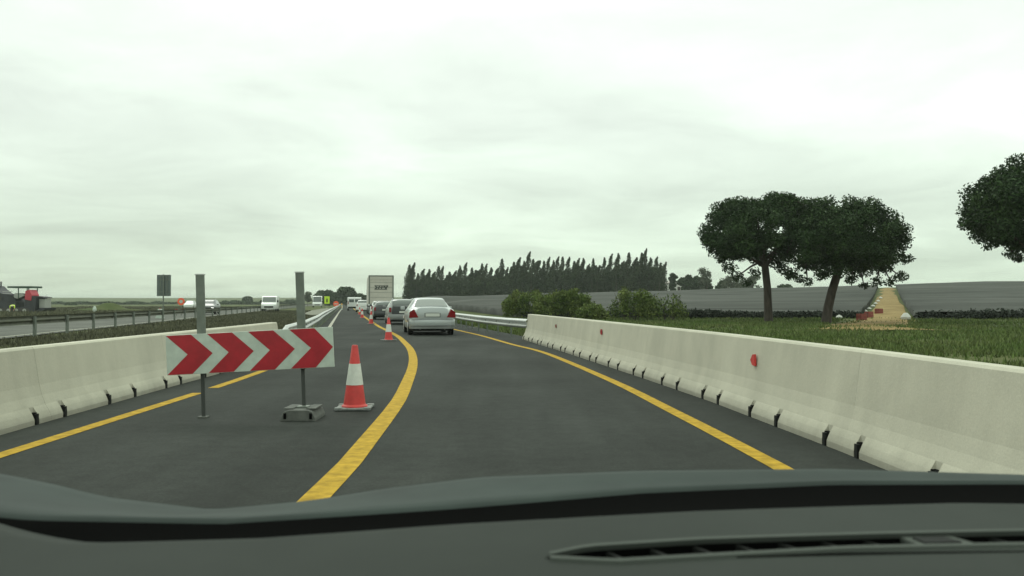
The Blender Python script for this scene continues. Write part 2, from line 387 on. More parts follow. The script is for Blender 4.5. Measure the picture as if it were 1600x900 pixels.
def barrier_unit(p0, p1, h, name_label):
    d = Vector((p1[0] - p0[0], p1[1] - p0[1], 0)); L = d.length; ang = math.atan2(d.y, d.x) - math.pi / 2
    g = .003
    root = empty('concrete_barrier', name_label, 'concrete barrier', (p0[0], p0[1], 0.002), ang, None)
    cuts = []
    for c in (.30, .30 + L * .31, L - .30 - L * .31, L - .30): cuts.append((c - .045, c + .045))
    st = [(g, 0)]
    for a, b in cuts: st += [(a, 0), (a + .004, 1), (b, 1), (b + .004, 0)]
    st.append((L - g, 0)); V = []; F = []
    for (y, ti) in st:
        for (u, z) in barrier_profile(h, ti): V.append((u, y, z))
    n = 18
    for i in range(len(st) - 1):
        for k in range(n - 1): F.append((i * n + k, i * n + k + 1, (i + 1) * n + k + 1, (i + 1) * n + k))
        F.append((i * n + n - 1, i * n, (i + 1) * n, (i + 1) * n + n - 1))
    F.append(list(range(n))); F.append([(len(st) - 1) * n + k for k in range(n)][::-1])
    mb = MB(); mb.v = V; mb.f = F
    body = mb.build('barrier_body', A['concrete'], root)
    for s in (-1, 1):
        for (a, b) in cuts:
            MB().box((s * .228, (a + b) / 2, .06), (.05, .084, .12)).build('slot_shade', A['dark_gap'], root)  # dark filler that paints the shade inside the slot
            MB().box((s * .262, (a + b) / 2, .055), (.04, .05, .11)).build('lifting_stub', A['black'], root)
    return root
def chain(pts, step):
    """points every step metres along a polyline of (x, Y)"""
    P = [Vector((p[0], p[1])) for p in pts]; out_ = [P[0]]; acc = 0
    Q = []
    for a, b in zip(P, P[1:]):
        for k in range(60): Q.append(a + (b - a) * (k / 60))
    Q.append(P[-1]); last = Q[0]
    for q in Q[1:]:
        acc += (q - last).length; last = q
        if acc >= step: out_.append(q.copy()); acc = 0
    return out_
RB = [(.62, 28), (.66, 27.3), (1.0, 25), (1.28, 23), (1.55, 21), (1.8, 19), (2.02, 17), (2.27, 15), (2.5, 13), (2.72, 11), (2.9, 9), (3.02, 7), (3.13, 5), (3.2, 3), (3.25, 0), (3.28, -4)]
LB = [(-5.62, 19.6), (-5.42, 15.8), (-5.32, 13), (-5.24, 10.5), (-5.1, 8.3), (-4.95, 6), (-4.85, 4), (-4.75, 1), (-4.7, -3)]
rp = chain(RB, 3.5); lp = chain(LB, 3.6)
RL = ['pale concrete barrier unit at the far end of the right row, touching the guardrail',
      'right-hand concrete barrier unit carrying the small dark reflector nearest the guardrail',
      'plain right-hand concrete barrier unit between the two smaller red reflectors',
      'right-hand concrete barrier unit carrying the middle one of the three red reflectors',
      'plain right-hand concrete barrier unit just beyond the one with the largest red reflector',
      'right-hand concrete barrier unit carrying the largest red reflector, below the stone pines',
      'nearest right-hand concrete barrier unit, running out of the picture at the lower right',
      'right-hand concrete barrier unit beside the camera car door', 'right-hand concrete barrier unit behind the camera car', 'last concrete barrier unit behind the camera car on the right']
refl = MB(); refl.prism([(-.045, -.05), (.05, 0), (-.045, .05)], -.012, .012, 'x')
rb_units = []
for i, (a, b) in enumerate(zip(rp, rp[1:])):
    u = barrier_unit(b, a, .845, RL[min(i, len(RL) - 1)]); u['group'] = 'concrete barriers on the right of the lane'; rb_units.append(u)
    if i == 0: u['label'] = RL[0]
LLb = ['left-hand concrete barrier unit farthest away, behind the chevron board beside the guardrail end',
       'left-hand concrete barrier unit directly behind the left half of the chevron board',
       'left-hand concrete barrier unit just left of the chevron board',
       'nearest left-hand concrete barrier unit, running out of the picture on the left',
       'left-hand concrete barrier unit alongside the camera car', 'last left-hand concrete barrier unit beside the camera car']
for i, (a, b) in enumerate(zip(lp, lp[1:])):
    u = barrier_unit(b, a, .775, LLb[min(i, len(LLb) - 1)]); u['group'] = 'concrete barriers on the left of the lane'
# red reflectors stuck to the inner faces of the right-hand units
def seg_at(P, Y):
    for a, b in zip(P, P[1:]):
        if min(a.y, b.y) <= Y <= max(a.y, b.y):
            t = (Y - a.y) / (b.y - a.y); return a + (b - a) * t, (a - b)
for (Y, z, sc_, m_) in ((22.6, .60, .8, A['crate_red']), (17.3, .63, 1.0, A['red']), (9.35, .60, 1.15, A['cone_red'])):
    for i, (a, b) in enumerate(zip(rp, rp[1:])):
        if b.y <= Y <= a.y:
            t = (Y - b.y) / (a.y - b.y); L = (a - b).length
            root = rb_units[i]; off = .155 - (.06) * (z - .30) / (.845 - .32)
            mb = MB(); mb.prism([(-.06 * sc_, -.055 * sc_), (.01, -.05 * sc_), (.06 * sc_, 0), (.0, .055 * sc_), (-.05 * sc_, .06 * sc_)], -.012, .012, 'x')
            mb.build('reflector', m_, root, loc=(-off - .024, t * L, z - .002), bev=.003)

# ---------------------------------------------------------------- guardrails
def w_beam(pts, ztop, m, name, parent, side, h=.31, th=.08):
    prof = [(0, 0), (.035, -.015), (.08, -.055), (.08, -.085), (.0, -.14), (.0, -.17), (.08, -.225), (.08, -.255), (.035, -.295), (0, -.31)]
    k = h / .31; P = [Vector(p) for p in pts]; V = []; F = []; n = len(prof)
    for i, p in enumerate(P):
        d = (P[min(i + 1, len(P) - 1)] - P[max(i - 1, 0)]); d.z = 0; d.normalize(); nn = Vector((d.y, -d.x, 0)) * side
        for (o, zz) in prof: V.append((p.x + nn.x * (o + .06), p.y + nn.y * (o + .06), p.z + zz * k))
        for (o, zz) in prof[::-1]: V.append((p.x + nn.x * (o + .052), p.y + nn.y * (o + .052), p.z + zz * k))
    n2 = 2 * n
    for i in range(len(P) - 1):
        for j in range(n2): F.append((i * n2 + j, i * n2 + (j + 1) % n2, (i + 1) * n2 + (j + 1) % n2, (i + 1) * n2 + j))
    F.append(list(range(n2))); F.append([(len(P) - 1) * n2 + j for j in range(n2)][::-1])
    return raw(name, V, F, m, parent)
def guardrail(label, path, ztop, mrail, mpost, spacing, side, group=None, post_to=400, ramp=0, pw=.06):
    x0, y0 = path[0]; root = empty('guardrail', label, 'guardrail', (x0, y0, 0), 0, group)
    pts = []
    for i, (x, y) in enumerate(path):
        z = ztop
        pts.append(Vector((x - x0, y - y0, z)))
    if ramp:                                                 # terminal dipping to the ground
        d = (pts[1] - pts[0]).normalized()
        pts = [pts[0] + Vector((0, 0, -.38)), pts[0] + d * 1.2 + Vector((0, 0, -.14)), pts[0] + d * 2.4] + pts[1:]
    w_beam(pts, ztop, mrail, 'beam', root, side)
    Q = chain([(p.x, p.y) for p in pts if True], spacing); me = None
    for q in Q[1 if ramp else 0:]:
        if q.y + y0 > post_to: break
        if me is None:
            me = MB().box((0, 0, (ztop - .03) / 2 - .03), (pw, pw * 1.6, ztop + .03)).build('post', mpost, root, loc=(q.x, q.y, 0))
            sp_ = MB().box((side * .045, 0, ztop - .15), (.07, .05, .2)).build('spacer_block', mpost, me)
        else:
            c = link('post', me.data, root, (q.x, q.y, 0)); link('spacer_block', sp_.data, c)
    return root
guardrail('galvanised guardrail starting where the right-hand concrete barrier ends', [(.60, 27.9), (-.15, 30.2), (-1.2, 34.6), (-2.6, 42), (-4.4, 52), (U(6.0, 70), 70), (U(6.0, 120), 120), (U(6.0, 300), 300)], .68, A['galv'], A['galv_dark'], 2.0, -1, post_to=150)
guardrail('pale guardrail with a ramped end on the left edge behind the chevron board', [(-5.45, 18.9), (-6.78, 27), (-8.85, 37.6), (-11.2, 49), (-21.4, 100), (-41.6, 200), (-70, 340)], .66, A['galv'], A['galv_dark'], 3.0, 1, post_to=170, ramp=1)
guardrail('dull grey guardrail along the near side of the far carriageway', [(U(-11.2, Y), Y) for Y in (8, 30, 60, 120, 240, 400)], .76, A['dull_rail'], A['galv_dark'], 3.5, -1, post_to=190, pw=.075)

# ---------------------------------------------------------------- chevron board on its two posts
sx, sy = -2.80, 9.0
tilt = R(-3.0)
board = empty('chevron_board', 'white board with four red chevrons pointing right on two grey posts', 'road sign', (-2.80, 9.0, 0))
bw, bh = 1.80, .43
rotb = Matrix.Rotation(tilt, 3, 'Y')
def bp_(u, v, d): 
    p = rotb @ Vector((u, 0, v)); return (p.x - .02, -d, p.z + .722)
panel = MB().box((-.02, -.03, .722), (bw, .022, bh), rotb).build('panel', A['white_sheet'], board, bev=.004)
cw, cs = .30, .445            # chevron band width and spacing
for i in range(4):
    x0 = -bw / 2 + .035 + i * cs * .995; V = []; h2 = bh / 2 - .004; tip = .225
    P2 = [(x0 - .03, h2), (x0 + cw - .06, h2), (x0 + cw - .06 + tip - .0, 0), (x0 + cw - .06, -h2), (x0 - .03, -h2), (x0 - .03 + tip, 0)]
    P2 = [(max(-bw / 2 + .004, min(bw / 2 - .004, a)), b) for a, b in P2]
    V = [bp_(a, b, .0425) for a, b in P2] + [bp_(a, b, .0415) for a, b in P2]
    F = [[0, 1, 2, 5], [5, 2, 3, 4], [11, 8, 7, 6], [10, 9, 8, 11]] + [[k, 6 + k, 6 + (k + 1) % 6, (k + 1) % 6] for k in range(6)]
    raw('chevron', V, F, A['red'], panel)
for (xt, xb, top, foot) in ((-.585, -.535, 1.545, 0), (.495, .555, 1.57, 1)):
    def post(za, zb_, w0, name, m, parent):
        V = []
        for z in (za, zb_):
            x = xb + (xt - xb) * z / top
            for a, b in ((-w0, .0225 - w0 * .53), (w0, .0225 - w0 * .53), (w0, .0225 + w0 * .53), (-w0, .0225 + w0 * .53)): V.append((x + a, b, z))
        return MB().add(V, [(0, 3, 2, 1), (4, 5, 6, 7), (0, 1, 5, 4), (1, 2, 6, 5), (2, 3, 7, 6), (3, 0, 4, 7)]).build(name, m, parent, bev=.003)
    po = post(.53, top, .042, 'post', A['galv_dark'], board)
    post(.0 if not foot else .10, .56, .019, 'leg', A['leg_grey'], board)
    MB().box((xt, .0225, top + .004), (.096, .056, .012)).build('post_cap', A['galv'], po)
    for zc_ in (.62, .86): MB().box((xt + (xb - xt) * (1 - zc_ / 1.5), .022, zc_), (.11, .058, .04)).build('clamp', A['galv'], po)
    if foot:
        fb = MB(); fb.prism([(-.185, 0), (.185, 0), (.18, .035), (.145, .10), (.10, .115), (-.10, .115), (-.15, .10), (-.18, .035)], -.24, .24, 'y')
        fo = fb.build('base_block', A['foot'], board, loc=(xb, -.02, 0), bev=.008)
        for s in (-1, 1):
            MB().box((s * .135, -.242, .055), (.028, .012, .06)).build('slot', A['dark_gap'], fo)  # dark patch standing in for a shaded hole
            MB().box((s * .12, .0, .122), (.10, .34, .016)).build('lip', A['foot'], fo, bev=.004)
        MB().box((0, 0, .118), (.12, .12, .03)).build('socket', A['galv_dark'], fo)
    else:
        MB().box((xb, .02, .008), (.10, .10, .016)).build('base_plate', A['foot'], board)

# ---------------------------------------------------------------- traffic cones
def make_cone():
    root = empty('traffic_cone', 'x', 'traffic cone')
    b = MB(); b.prism([(-.20, -.15), (-.15, -.20), (.15, -.20), (.20, -.15), (.20, .15), (.15, .20), (-.15, .20), (-.20, .15)], 0.008, .03, 'z')
    base = b.build('base', A['cone_base'], root, bev=.004)
    for s in (-1, 1):
        for t in (-1, 1): MB().box((s * .165, t * .165, .022), (.085, .085, .036)).build('foot_pad', A['cone_base'], base, bev=.01)
    r = lambda z: .132 - (z - .03) * (.132 - .036) / .70
    def ring(z0, z1, m, name, extra=0, parent=root):
        p = [(r(z0) + extra, z0), (r(z1) + extra, z1)]
        if z0 == .03: p = [(.150, .03), (.150, .042), (r(.06), .06), (r(z1), z1)]
        if z1 > .7: p += [(.03, z1 + .012), (.02, z1 + .012)]
        MB().lathe(p, 28).build(name, m, parent, smooth=True)
    ring(.03, .735, A['cone_red'], 'cone_body')
    ring(.285, .53, A['cone_white'], 'white_band', .003)
    return root
cone0 = make_cone()
cones = [(-1.84, 9.75, 0.06, 'nearest red and white traffic cone, between the chevron board and the yellow line'),
         (-4.00, 27.0, .5, 'second traffic cone, standing left of the silver saloon'),
         (-8.02, 47.4, .2, 'small far traffic cone just behind the lorry wheels, left of the yellow line'),
         (-11.7, 65, .1, 'distant traffic cone left of the lorry'),
         (-15.1, 82.5, .3, 'very distant traffic cone beside the tail of the white van'),
         ]
for i, (x, y, a, lb) in enumerate(cones):
    c = cone0 if i == 0 else copy_tree(cone0)
    c.location = (x, y, 0.001); c.rotation_euler = (0, 0, a); c['label'] = lb; c['group'] = 'traffic cones along the yellow line'

# ---------------------------------------------------------------- cars
def catm(a, b, c, d, t):
    return .5 * (2 * b + (c - a) * t + (2 * a - 5 * b + 4 * c - d) * t * t + (3 * b - a - 3 * c + d) * t**3)
class Shell:
    """car body as a lofted skin; stations (y, half width, sill z, belt z, roof half width, top z), rear to front"""
    def __init__(s, st):
        s.st = st; s.K = []
        for (y, hw, z0, zb, hr, zt) in st:
            s.K.append([Vector(p) for p in ((0, y, z0), (hw * .90, y, z0), (hw * .985, y, z0 + .10), (hw, y, z0 + (zb - z0) * .62), (hw * .965, y, zb), (hr, y, zt - .06 if zt - zb > .12 else zt - .03), (hr * .80, y, zt - .012), (0, y, zt))])
    def at(s, i, t, side=1):
        n = len(s.K) - 1; i = min(max(i, 0), n - 1e-6); a = int(i); f = i - a
        def sec(j):
            j = min(max(j, 0), n); K = s.K[j]; m_ = len(K) - 1; tt = min(max(t, 0), m_ - 1e-6); b = int(tt); g = tt - b
            if b in (0, 1, 6) or True:
                P = [K[max(b - 1, 0)], K[b], K[b + 1], K[min(b + 2, m_)]]
                lin = K[b].lerp(K[b + 1], g); cm = catm(*P, g)
                return lin.lerp(cm, .55)
        p = catm(sec(a - 1), sec(a), sec(a + 1), sec(a + 2), f); l = sec(a).lerp(sec(a + 1), f)
        p = l.lerp(p, .6); return Vector((p.x * side, p.y, p.z))
    def body(s, m, root, name='body'):
        n = len(s.K) - 1; I = [i / 4 for i in range(4 * n + 1)]; T = [j / 3 for j in range(0, 22)]; V = []; F = []
        ring = [(t, -1) for t in T] + [(t, 1) for t in T[::-1][1:-1]]
        for i in I:
            for (t, sd) in ring: V.append(s.at(i, t, sd))
        k = len(ring)
        for a in range(len(I) - 1):
            for b in range(k): F.append((a * k + b, a * k + (b + 1) % k, (a + 1) * k + (b + 1) % k, (a + 1) * k + b))
        F.append(list(range(k))); F.append([(len(I) - 1) * k + b for b in range(k)][::-1])
        mb = MB(); mb.v = [tuple(v) for v in V]; mb.f = [list(f) for f in F]
        return mb.build(name, m, root, smooth=True)
    def patch(s, i0, i1, t0, t1, m, root, name, side=0, off=.01, ni=6, nt=6):
        """panel lying on the skin; side 0: across the middle from t0 on the left to t0 on the right"""
        V = []; F = []; e = .02
        W = np.linspace(-1, 1, 2 * nt + 1) if side == 0 else np.linspace(0, 1, nt + 1)
        for a in np.linspace(i0, i1, ni + 1):
            for w_ in W:
                if side == 0: t = 7 - abs(w_) * (7 - t0); sd = -1 if w_ < 0 else 1
                else: t = t0 + (t1 - t0) * w_; sd = side
                p = s.at(a, t, sd); di = s.at(a + e, t, sd) - s.at(a - e, t, sd)
                if side == 0 and abs(w_) < .02: dt = Vector((1, 0, 0))
                else:
                    dt = s.at(a, min(t + e, 7), sd) - s.at(a, t - e, sd)
                nn = di.cross(dt)
                if nn.length < 1e-9: nn = Vector((0, 0, 1))
                nn.normalize()
                cen = Vector((0, p.y, .7))
                if nn.dot(p - cen) < 0: nn = -nn
                V.append(p + nn * off)
        k = len(W)
        for a in range(ni):
            for b in range(k - 1): F.append((a * k + b, a * k + b + 1, (a + 1) * k + b + 1, (a + 1) * k + b))
        return raw(name, V, F, m, root, smooth=True)
def wheels(root, hw, ys_, r, wd=.2, rim=True):
    for y in ys_:
        for s in (-1, 1):
            x = s * (hw - wd / 2 + .004)
            whl = MB().lathe([(r * .60, -wd / 2), (r * .93, -wd / 2), (r, -wd / 2 + .03), (r, wd / 2 - .03), (r * .93, wd / 2), (r * .60, wd / 2)], 24, 'x').build('wheel', A['rubber'], root, smooth=True, loc=(x, y, r))
            if rim:
                MB().lathe([(r * .60, -.02), (r * .62, .012), (r * .2, .0), (r * .12, .02)], 10, 'x').build('rim', A['rim'], whl, loc=(s * (wd / 2 - .005), 0, 0))
            arch = MB().lathe([(r * 1.0, -.01), (r * 1.13, -.01), (r * 1.13, .006), (r * 1.0, .006)], 24, 'x').build('wheel_arch', A['black'], root, loc=(s * hw * .985, y, r))
SED = [(.00, .72, .40, .80, .60, .92), (.05, .81, .27, .90, .66, .99), (.16, .845, .235, .94, .69, 1.025), (.45, .862, .22, .955, .70, 1.045), (.72, .865, .21, .96, .68, 1.06), (1.28, .866, .20, .96, .57, 1.375), (1.75, .866, .20, .955, .575, 1.425), (2.4, .866, .20, .95, .575, 1.425), (2.85, .866, .20, .94, .56, 1.37), (3.42, .862, .20, .92, .66, 1.03), (4.0, .85, .22, .84, .62, .93), (4.35, .80, .25, .72, .58, .80), (4.50, .70, .33, .58, .5, .66)]
def sedan(label, loc, rz, paint, group):
    root = empty('saloon_car', label, 'car', loc, rz, group); sh = Shell(SED); sh.body(paint, root)
    sh.patch(4.12, 4.92, 5.15, 0, A['rear_glass'], root, 'rear_window', off=.012)
    sh.patch(8.1, 8.9, 5.15, 0, A['glass_car'], root, 'windscreen', off=.010)
    for s in (-1, 1):
        sh.patch(5.0, 6.4, 4.15, 4.9, A['glass_car'], root, 'side_window', side=s, off=.008)
        sh.patch(6.5, 7.9, 4.15, 4.9, A['glass_car'], root, 'side_window', side=s, off=.008)
        # triangular tail lamp wrapped on the corner
        V = []; 
        P = [(s * .53, -.062, .675), (s * .875, .03, .655), (s * .862, -.005, .87), (s * .70, -.058, .985)]
        Q = [(p[0] * .96, p[1] + .10, p[2]) for p in P]
        F = [(0, 1, 2, 3), (7, 6, 5, 4), (0, 4, 5, 1), (1, 5, 6, 2), (2, 6, 7, 3), (3, 7, 4, 0)]
        tl = MB().add(P + Q, F).build('tail_lamp', A['lamp_red'], root, bev=.006)
        MB().box((s * .79, 4.32, .62), (.16, .22, .12)).build('headlamp', A['lamp_clear'], root, bev=.02)
        mr_ = MB().box((s * .96, 2.95, 1.00), (.17, .09, .13)).build('mirror', paint, root, bev=.02)
        MB().tube([(s * .34 + s * .12, -.02, .25), (s * .46, .10, .25)], .03, 10).build('exhaust', A['rim'], root)
    # boot lid, bumper, number plate
    lid = MB().prism([(-.60, .66), (-.56, 1.00), (-.40, 1.035), (.40, 1.035), (.56, 1.00), (.60, .66), (.54, .60), (-.54, .60)], -.045, .05, 'y').build('boot_lid', paint, root, bev=.012, smooth=True)
    MB().box((0, -.049, .86), (.50, .008, .018)).build('boot_handle', A['rim'], lid)
    MB().box((0, -.052, .765), (.62, .016, .15)).build('plate_recess', A['grey_paint'], lid, bev=.004)
    MB().box((0, -.064, .765), (.52, .010, .11)).build('number_plate', A['plate'], lid)
    MB().prism([(.86, .10), (.845, -.02), (.70, -.085), (.35, -.12), (0, -.13), (-.35, -.12), (-.70, -.085), (-.845, -.02), (-.86, .10), (-.6, .3), (.6, .3)], .36, .595, 'z').build('rear_bumper', paint, root, bev=.025, smooth=True)
    MB().prism([(.84, .10), (.825, 0), (.68, -.06), (-.68, -.06), (-.825, 0), (-.84, .10), (-.6, .3), (.6, .3)], .245, .365, 'z').build('lower_valance', A['grey_paint'] if paint is A['silver'] else A['black'], root, bev=.012)
    MB().box((0, -.10, .605), (1.56, .05, .012)).build('bumper_rubbing_strip', A['grey_paint'], root)
    MB().box((0, 2.2, .21), (1.45, 4.0, .10)).build('underbody', A['black'], root)
    wheels(root, .865, (.92, 3.68), .315)
    return root
sedan('silver saloon at the tail of the queue, seen from behind', (-2.98, 31.2, 0.002), HEAD * .92, A['silver'], 'cars queuing in the open lane')
HAT = [(.00, .76, .36, .82, .58, 1.02), (.06, .83, .26, .92, .60, 1.20), (.22, .855, .22, .96, .60, 1.40), (.50, .865, .21, .97, .60, 1.47), (1.2, .865, .20, .96, .60, 1.50), (2.1, .865, .20, .95, .60, 1.49), (2.6, .865, .20, .94, .58, 1.40), (3.25, .86, .20, .92, .66, 1.04), (3.8, .84, .24, .82, .60, .90), (4.05, .76, .30, .62, .5, .72)]
def hatch(label, loc, rz, paint, group, sx=1, sz=1, dark_rear=False):
    root = empty('hatchback_car', label, 'car', loc, rz, group); sh = Shell([(a, b * sx, c, d * sz, e_ * sx, f * sz) for a, b, c, d, e_, f in HAT]); sh.body(paint, root)
    sh.patch(.55 if dark_rear else .9, 2.5, 4.9, 0, A['glass_car'], root, 'rear_window', off=.014)
    if dark_rear:
        MB().prism([(-.66, .58), (-.63, 1.02), (.63, 1.02), (.66, .58)], -.065, .10, 'y').build('tailgate', A['dark_paint'], root, bev=.02)
    for s in (-1, 1):
        sh.patch(3.2, 4.3, 4.15, 4.9, A['glass_car'], root, 'side_window', side=s, off=.008)
        sh.patch(4.4, 5.8, 4.15, 4.9, A['glass_car'], root, 'side_window', side=s, off=.008)
        MB().box((s * .75 * sx, .0, .86 * sz), (.13, .12, .26)).build('tail_lamp', A['lamp_red'], root, bev=.02)
        MB().box((s * .62 * sx, 4.0, .60), (.24, .16, .15)).build('headlamp', A['lamp_clear'], root, bev=.02)
        MB().box((s * .95 * sx, 2.75, 1.0), (.16, .09, .13)).build('mirror', paint, root, bev=.02)
        MB().tube([(s * .56, .5, 1.50 * sz), (s * .57, 1.2, 1.535 * sz), (s * .56, 2.1, 1.50 * sz)], .018, 6).build('roof_rail', A['galv'], root)
    MB().box((0, -.078, .70), (.50, .014, .11)).build('number_plate', A['plate'], root)
    MB().prism([(.86 * sx, .12), (.83 * sx, -.02), (.6 * sx, -.07), (-.6 * sx, -.07), (-.83 * sx, -.02), (-.86 * sx, .12), (0, .3)], .28, .58, 'z').build('rear_bumper', paint, root, bev=.02, smooth=True)
    MB().box((0, 1.9, .21), (1.4, 3.6, .10)).build('underbody', A['black'], root)
    wheels(root, .86 * sx, (.75, 3.25), .31)
    return root
QG = 'cars queuing in the open lane'
hatch('grey hatchback with a large dark rear window directly ahead of the silver saloon', (-5.98, 46.0, .002), HEAD, A['grey_paint'], QG, sz=.95, dark_rear=True)
hatch('dark hatchback second ahead of the silver saloon, behind the small pale car', (-8.95, 59, .002), HEAD, A['dark_paint'], QG, sz=.88)
hatch('small pale car close behind the lorry', (-11.1, 70.5, .002), HEAD, A['white_paint'], QG, sz=.9)
hatch('white car in the queue just left of the lorry, ahead of it', (-18.6, 104, .002), HEAD, A['white_paint'], QG, sz=1.0)
# vans
def van(label, loc, rz, paint, group, L=5.2, H=2.2, W=1.95, lit=False, cat='van'):
    root = empty('van', label, cat, loc, rz, group)
    pr = [(0, .35), (0, H - .12), (.12, H), (L - 1.7, H), (L - 1.25, H - .12), (L - .75, 1.25), (L - .12, 1.0), (L, .8), (L, .35)]
    MB().prism(pr, -W / 2, W / 2, 'x').build('body', paint, root, bev=.05, smooth=True)
    for s in (-1, 1):
        MB().box((s * W * .22, -.008, H * .74), (W * .36, .02, H * .22)).build('rear_door_window', A['glass_car'], root)
        MB().box((s * (W / 2 - .08), -.01, 1.15), (.10, .03, .45)).build('tail_lamp', A['lamp_red'], root)
        MB().box((s * (W / 2 - .18), L, .82), (.28, .04, .16)).build('headlamp', A['lamp_lit'] if lit else A['lamp_clear'], root)
        MB().box((s * (W / 2 + .10), L - 1.0, 1.35), (.18, .08, .28)).build('mirror', A['black'], root)
        MB().prism([(L - 1.75, 1.3), (L - 1.7, H - .28), (L - 1.3, H - .28), (L - .95, 1.3)], s * W / 2 - .008, s * W / 2 + .008, 'x').build('side_window', A['glass_car'], root)
    V = [(-W * .42, L - 1.215, H - .17), (W * .42, L - 1.215, H - .17), (W * .45, L - .755, 1.30), (-W * .45, L - .755, 1.30)]
    V2 = [(a, b + .03, c + .02) for a, b, c in V]
    MB().add(V + V2, [(0, 1, 2, 3), (7, 6, 5, 4), (0, 4, 5, 1), (1, 5, 6, 2), (2, 6, 7, 3), (3, 7, 4, 0)]).build('windscreen', A['glass_car'], root)
    MB().box((0, L + .01, .62), (W * .6, .05, .2)).build('grille', A['black'], root)
    MB().box((0, -.06, .48), (W * .95, .12, .2)).build('rear_bumper', A['black'], root, bev=.02)
    wheels(root, W / 2, (.95, L - .9), .34)
    return root
van('white van far ahead in the queue beside the dark trees', (-22.9, 121, .002), HEAD * 1.05, A['white_paint'], 'vans on the motorway', H=1.95)

# lorry with a tall box body
def lorry(loc, rz):
    root = empty('box_lorry', 'tall grey-white box lorry with a dark winged logo on its rear door', 'lorry', loc, rz)
    W, H, L, z0 = 2.5, 3.92, 12.5, 1.05
    MB().box((0, L / 2 + .05, (H + z0) / 2), (W - .06, L, H - z0 - .04)).build('cargo_box', A['truck_white'], root)
    rear = MB().box((0, .02, (H + z0) / 2 - .1), (W - .28, .05, H - z0 - .34)).build('roller_door', A['truck_white'], root)
    for z in (1.72, 2.22, 2.70, 3.2): MB().box((0, -.012, z), (W - .34, .014, .022)).build('door_seam', A['truck_frame'], rear)
    for s in (-1, 1): MB().box((s * (W / 2 - .075), .0, (H + z0) / 2), (.13, .10, H - z0)).build('corner_post', A['truck_frame'], root)
    MB().box((0, .0, H - .05), (W - .28, .11, .10)).build('top_rail', A['truck_frame'], root)
    MB().box((0, .004, H - .26), (W - .28, .09, .26)).build('header_panel', A['truck_white'], root)
    MB().box((0, 0, z0 - .06), (W, .12, .14)).build('sill_rail', A['truck_frame'], root)
    # winged word mark, slanted and smudged: bars joined to one dark shape
    lg = MB(); zc_ = H - .26 - .95
    def bar(x0, z0_, x1, z1_, t):
        d = Vector((x1 - x0, 0, z1_ - z0_)); nn = Vector((-d.z, 0, d.x)).normalized() * t / 2
        P = [(x0 + nn.x, z0_ + nn.z), (x1 + nn.x, z1_ + nn.z), (x1 - nn.x, z1_ - nn.z), (x0 - nn.x, z0_ - nn.z)]
        lg.prism(P, -.022 - .0004 * len(lg.v), -.006, 'y')
    bar(-.66, .17, .62, .17, .07); bar(-.66, -.17, .58, -.17, .08); bar(-.50, .02, .30, .02, .07)
    bar(-.62, .17, -.42, 0, .11); bar(-.42, 0, -.62, -.17, .11); bar(-.16, .17, -.28, -.17, .10); bar(.10, .17, .0, -.17, .09)
    bar(.26, .17, .52, -.17, .12); bar(.66, .20, .40, -.17, .12)
    for i in range(len(lg.v)): x, y, z = lg.v[i]; lg.v[i] = (x, y, z + zc_)
    lg.build('logo', A['logo'], rear)
    ch = MB(); ch.box((-.45, L / 2, .88), (.14, L, .22)); ch.box((.45, L / 2, .88), (.14, L, .22)); ch.build('chassis', A['black'], root)
    MB().box((0, .12, .48), (2.3, .10, .14)).build('underrun_bar', A['galv_dark'], root)
    for s in (-1, 1):
        MB().box((s * .9, .05, .72), (.42, .08, .14)).build('tail_lamp', A['lamp_red'], root)
        MB().box((s * .95, 1.15, .40), (.5, .02, .5)).build('mudflap', A['black'], root)
    MB().box((0, .03, .70), (.52, .03, .12)).build('number_plate', A['plate'], root)
    cabp = [(L + .4, .6), (L + .4, 3.2), (L + .9, 3.55), (L + 1.7, 3.3), (L + 2.3, 2.2), (L + 2.4, .5), (L + .6, .5)]
    cab = MB().prism(cabp, -1.22, 1.22, 'x').build('cab', A['white_paint'], root, bev=.04)
    for s in (-1, 1): MB().prism([(L + 1.3, 1.9), (L + 1.3, 2.7), (L + 1.85, 2.7), (L + 2.15, 2.0)], s * 1.22 - .01, s * 1.22 + .01, 'x').build('side_window', A['glass_car'], cab)
    wheels(root, 1.22, (1.9, 3.1, 4.3, 10.6, L + 1.3), .48, .32)
    return root
lorry((-13.05, 83, .002), HEAD * .95)

# vehicles on the far carriageway, coming towards the camera
def far_car(label, loc, rz, paint, lit):
    r = hatch(label, loc, rz, paint, 'oncoming vehicles on the far carriageway')
    for ch in r.children:
        if ch.name.startswith('headlamp') and lit: 
            ch.data = ch.data.copy(); ch.data.materials[0] = A['lamp_lit']
    return r
back = math.pi + HEAD
p = pix(322, 84, z=.002); far_car('dark oncoming car with bright headlights beside the left sign post', (p.x - .8, p.y + 4, .002), back, A['dark_paint'], True)
p = pix(294, 152, z=.002); far_car('small white oncoming car between the red works sign and the left sign post', (p.x - .8, p.y + 4, .002), back, A['white_paint'], False)
p = pix(250, 64, z=.002); s_ = empty('plastic_barrier', 'small white plastic water barrier at the foot of the grey sign pole', 'barrier', (p.x, p.y, .002), .3)
MB().prism([(-.28, 0), (.28, 0), (.22, .25), (.13, .55), (.11, .72), (-.11, .72), (-.13, .55), (-.22, .25)], -.45, .45, 'y').build('barrier_shell', A['white_sheet'], s_, bev=.02)
MB().lathe([(.05, 0), (.05, .04)], 10, 'z', (0, 0, .72)).build('filler_cap', A['cone_red'], s_)
p = pix(408, 108, z=.002); van('white oncoming van with a dark windscreen in front of the distant hills', (p.x, p.y + 5, .002), back, A['white_paint'], 'vans on the motorway', H=2.05, W=1.9)
p = pix(489, 196, z=.002); van('tall white van beyond the guardrail near the yellow-green sign', (p.x, p.y + 5, .002), back, A['white_paint'], 'vans on the motorway', H=2.7, W=2.1)

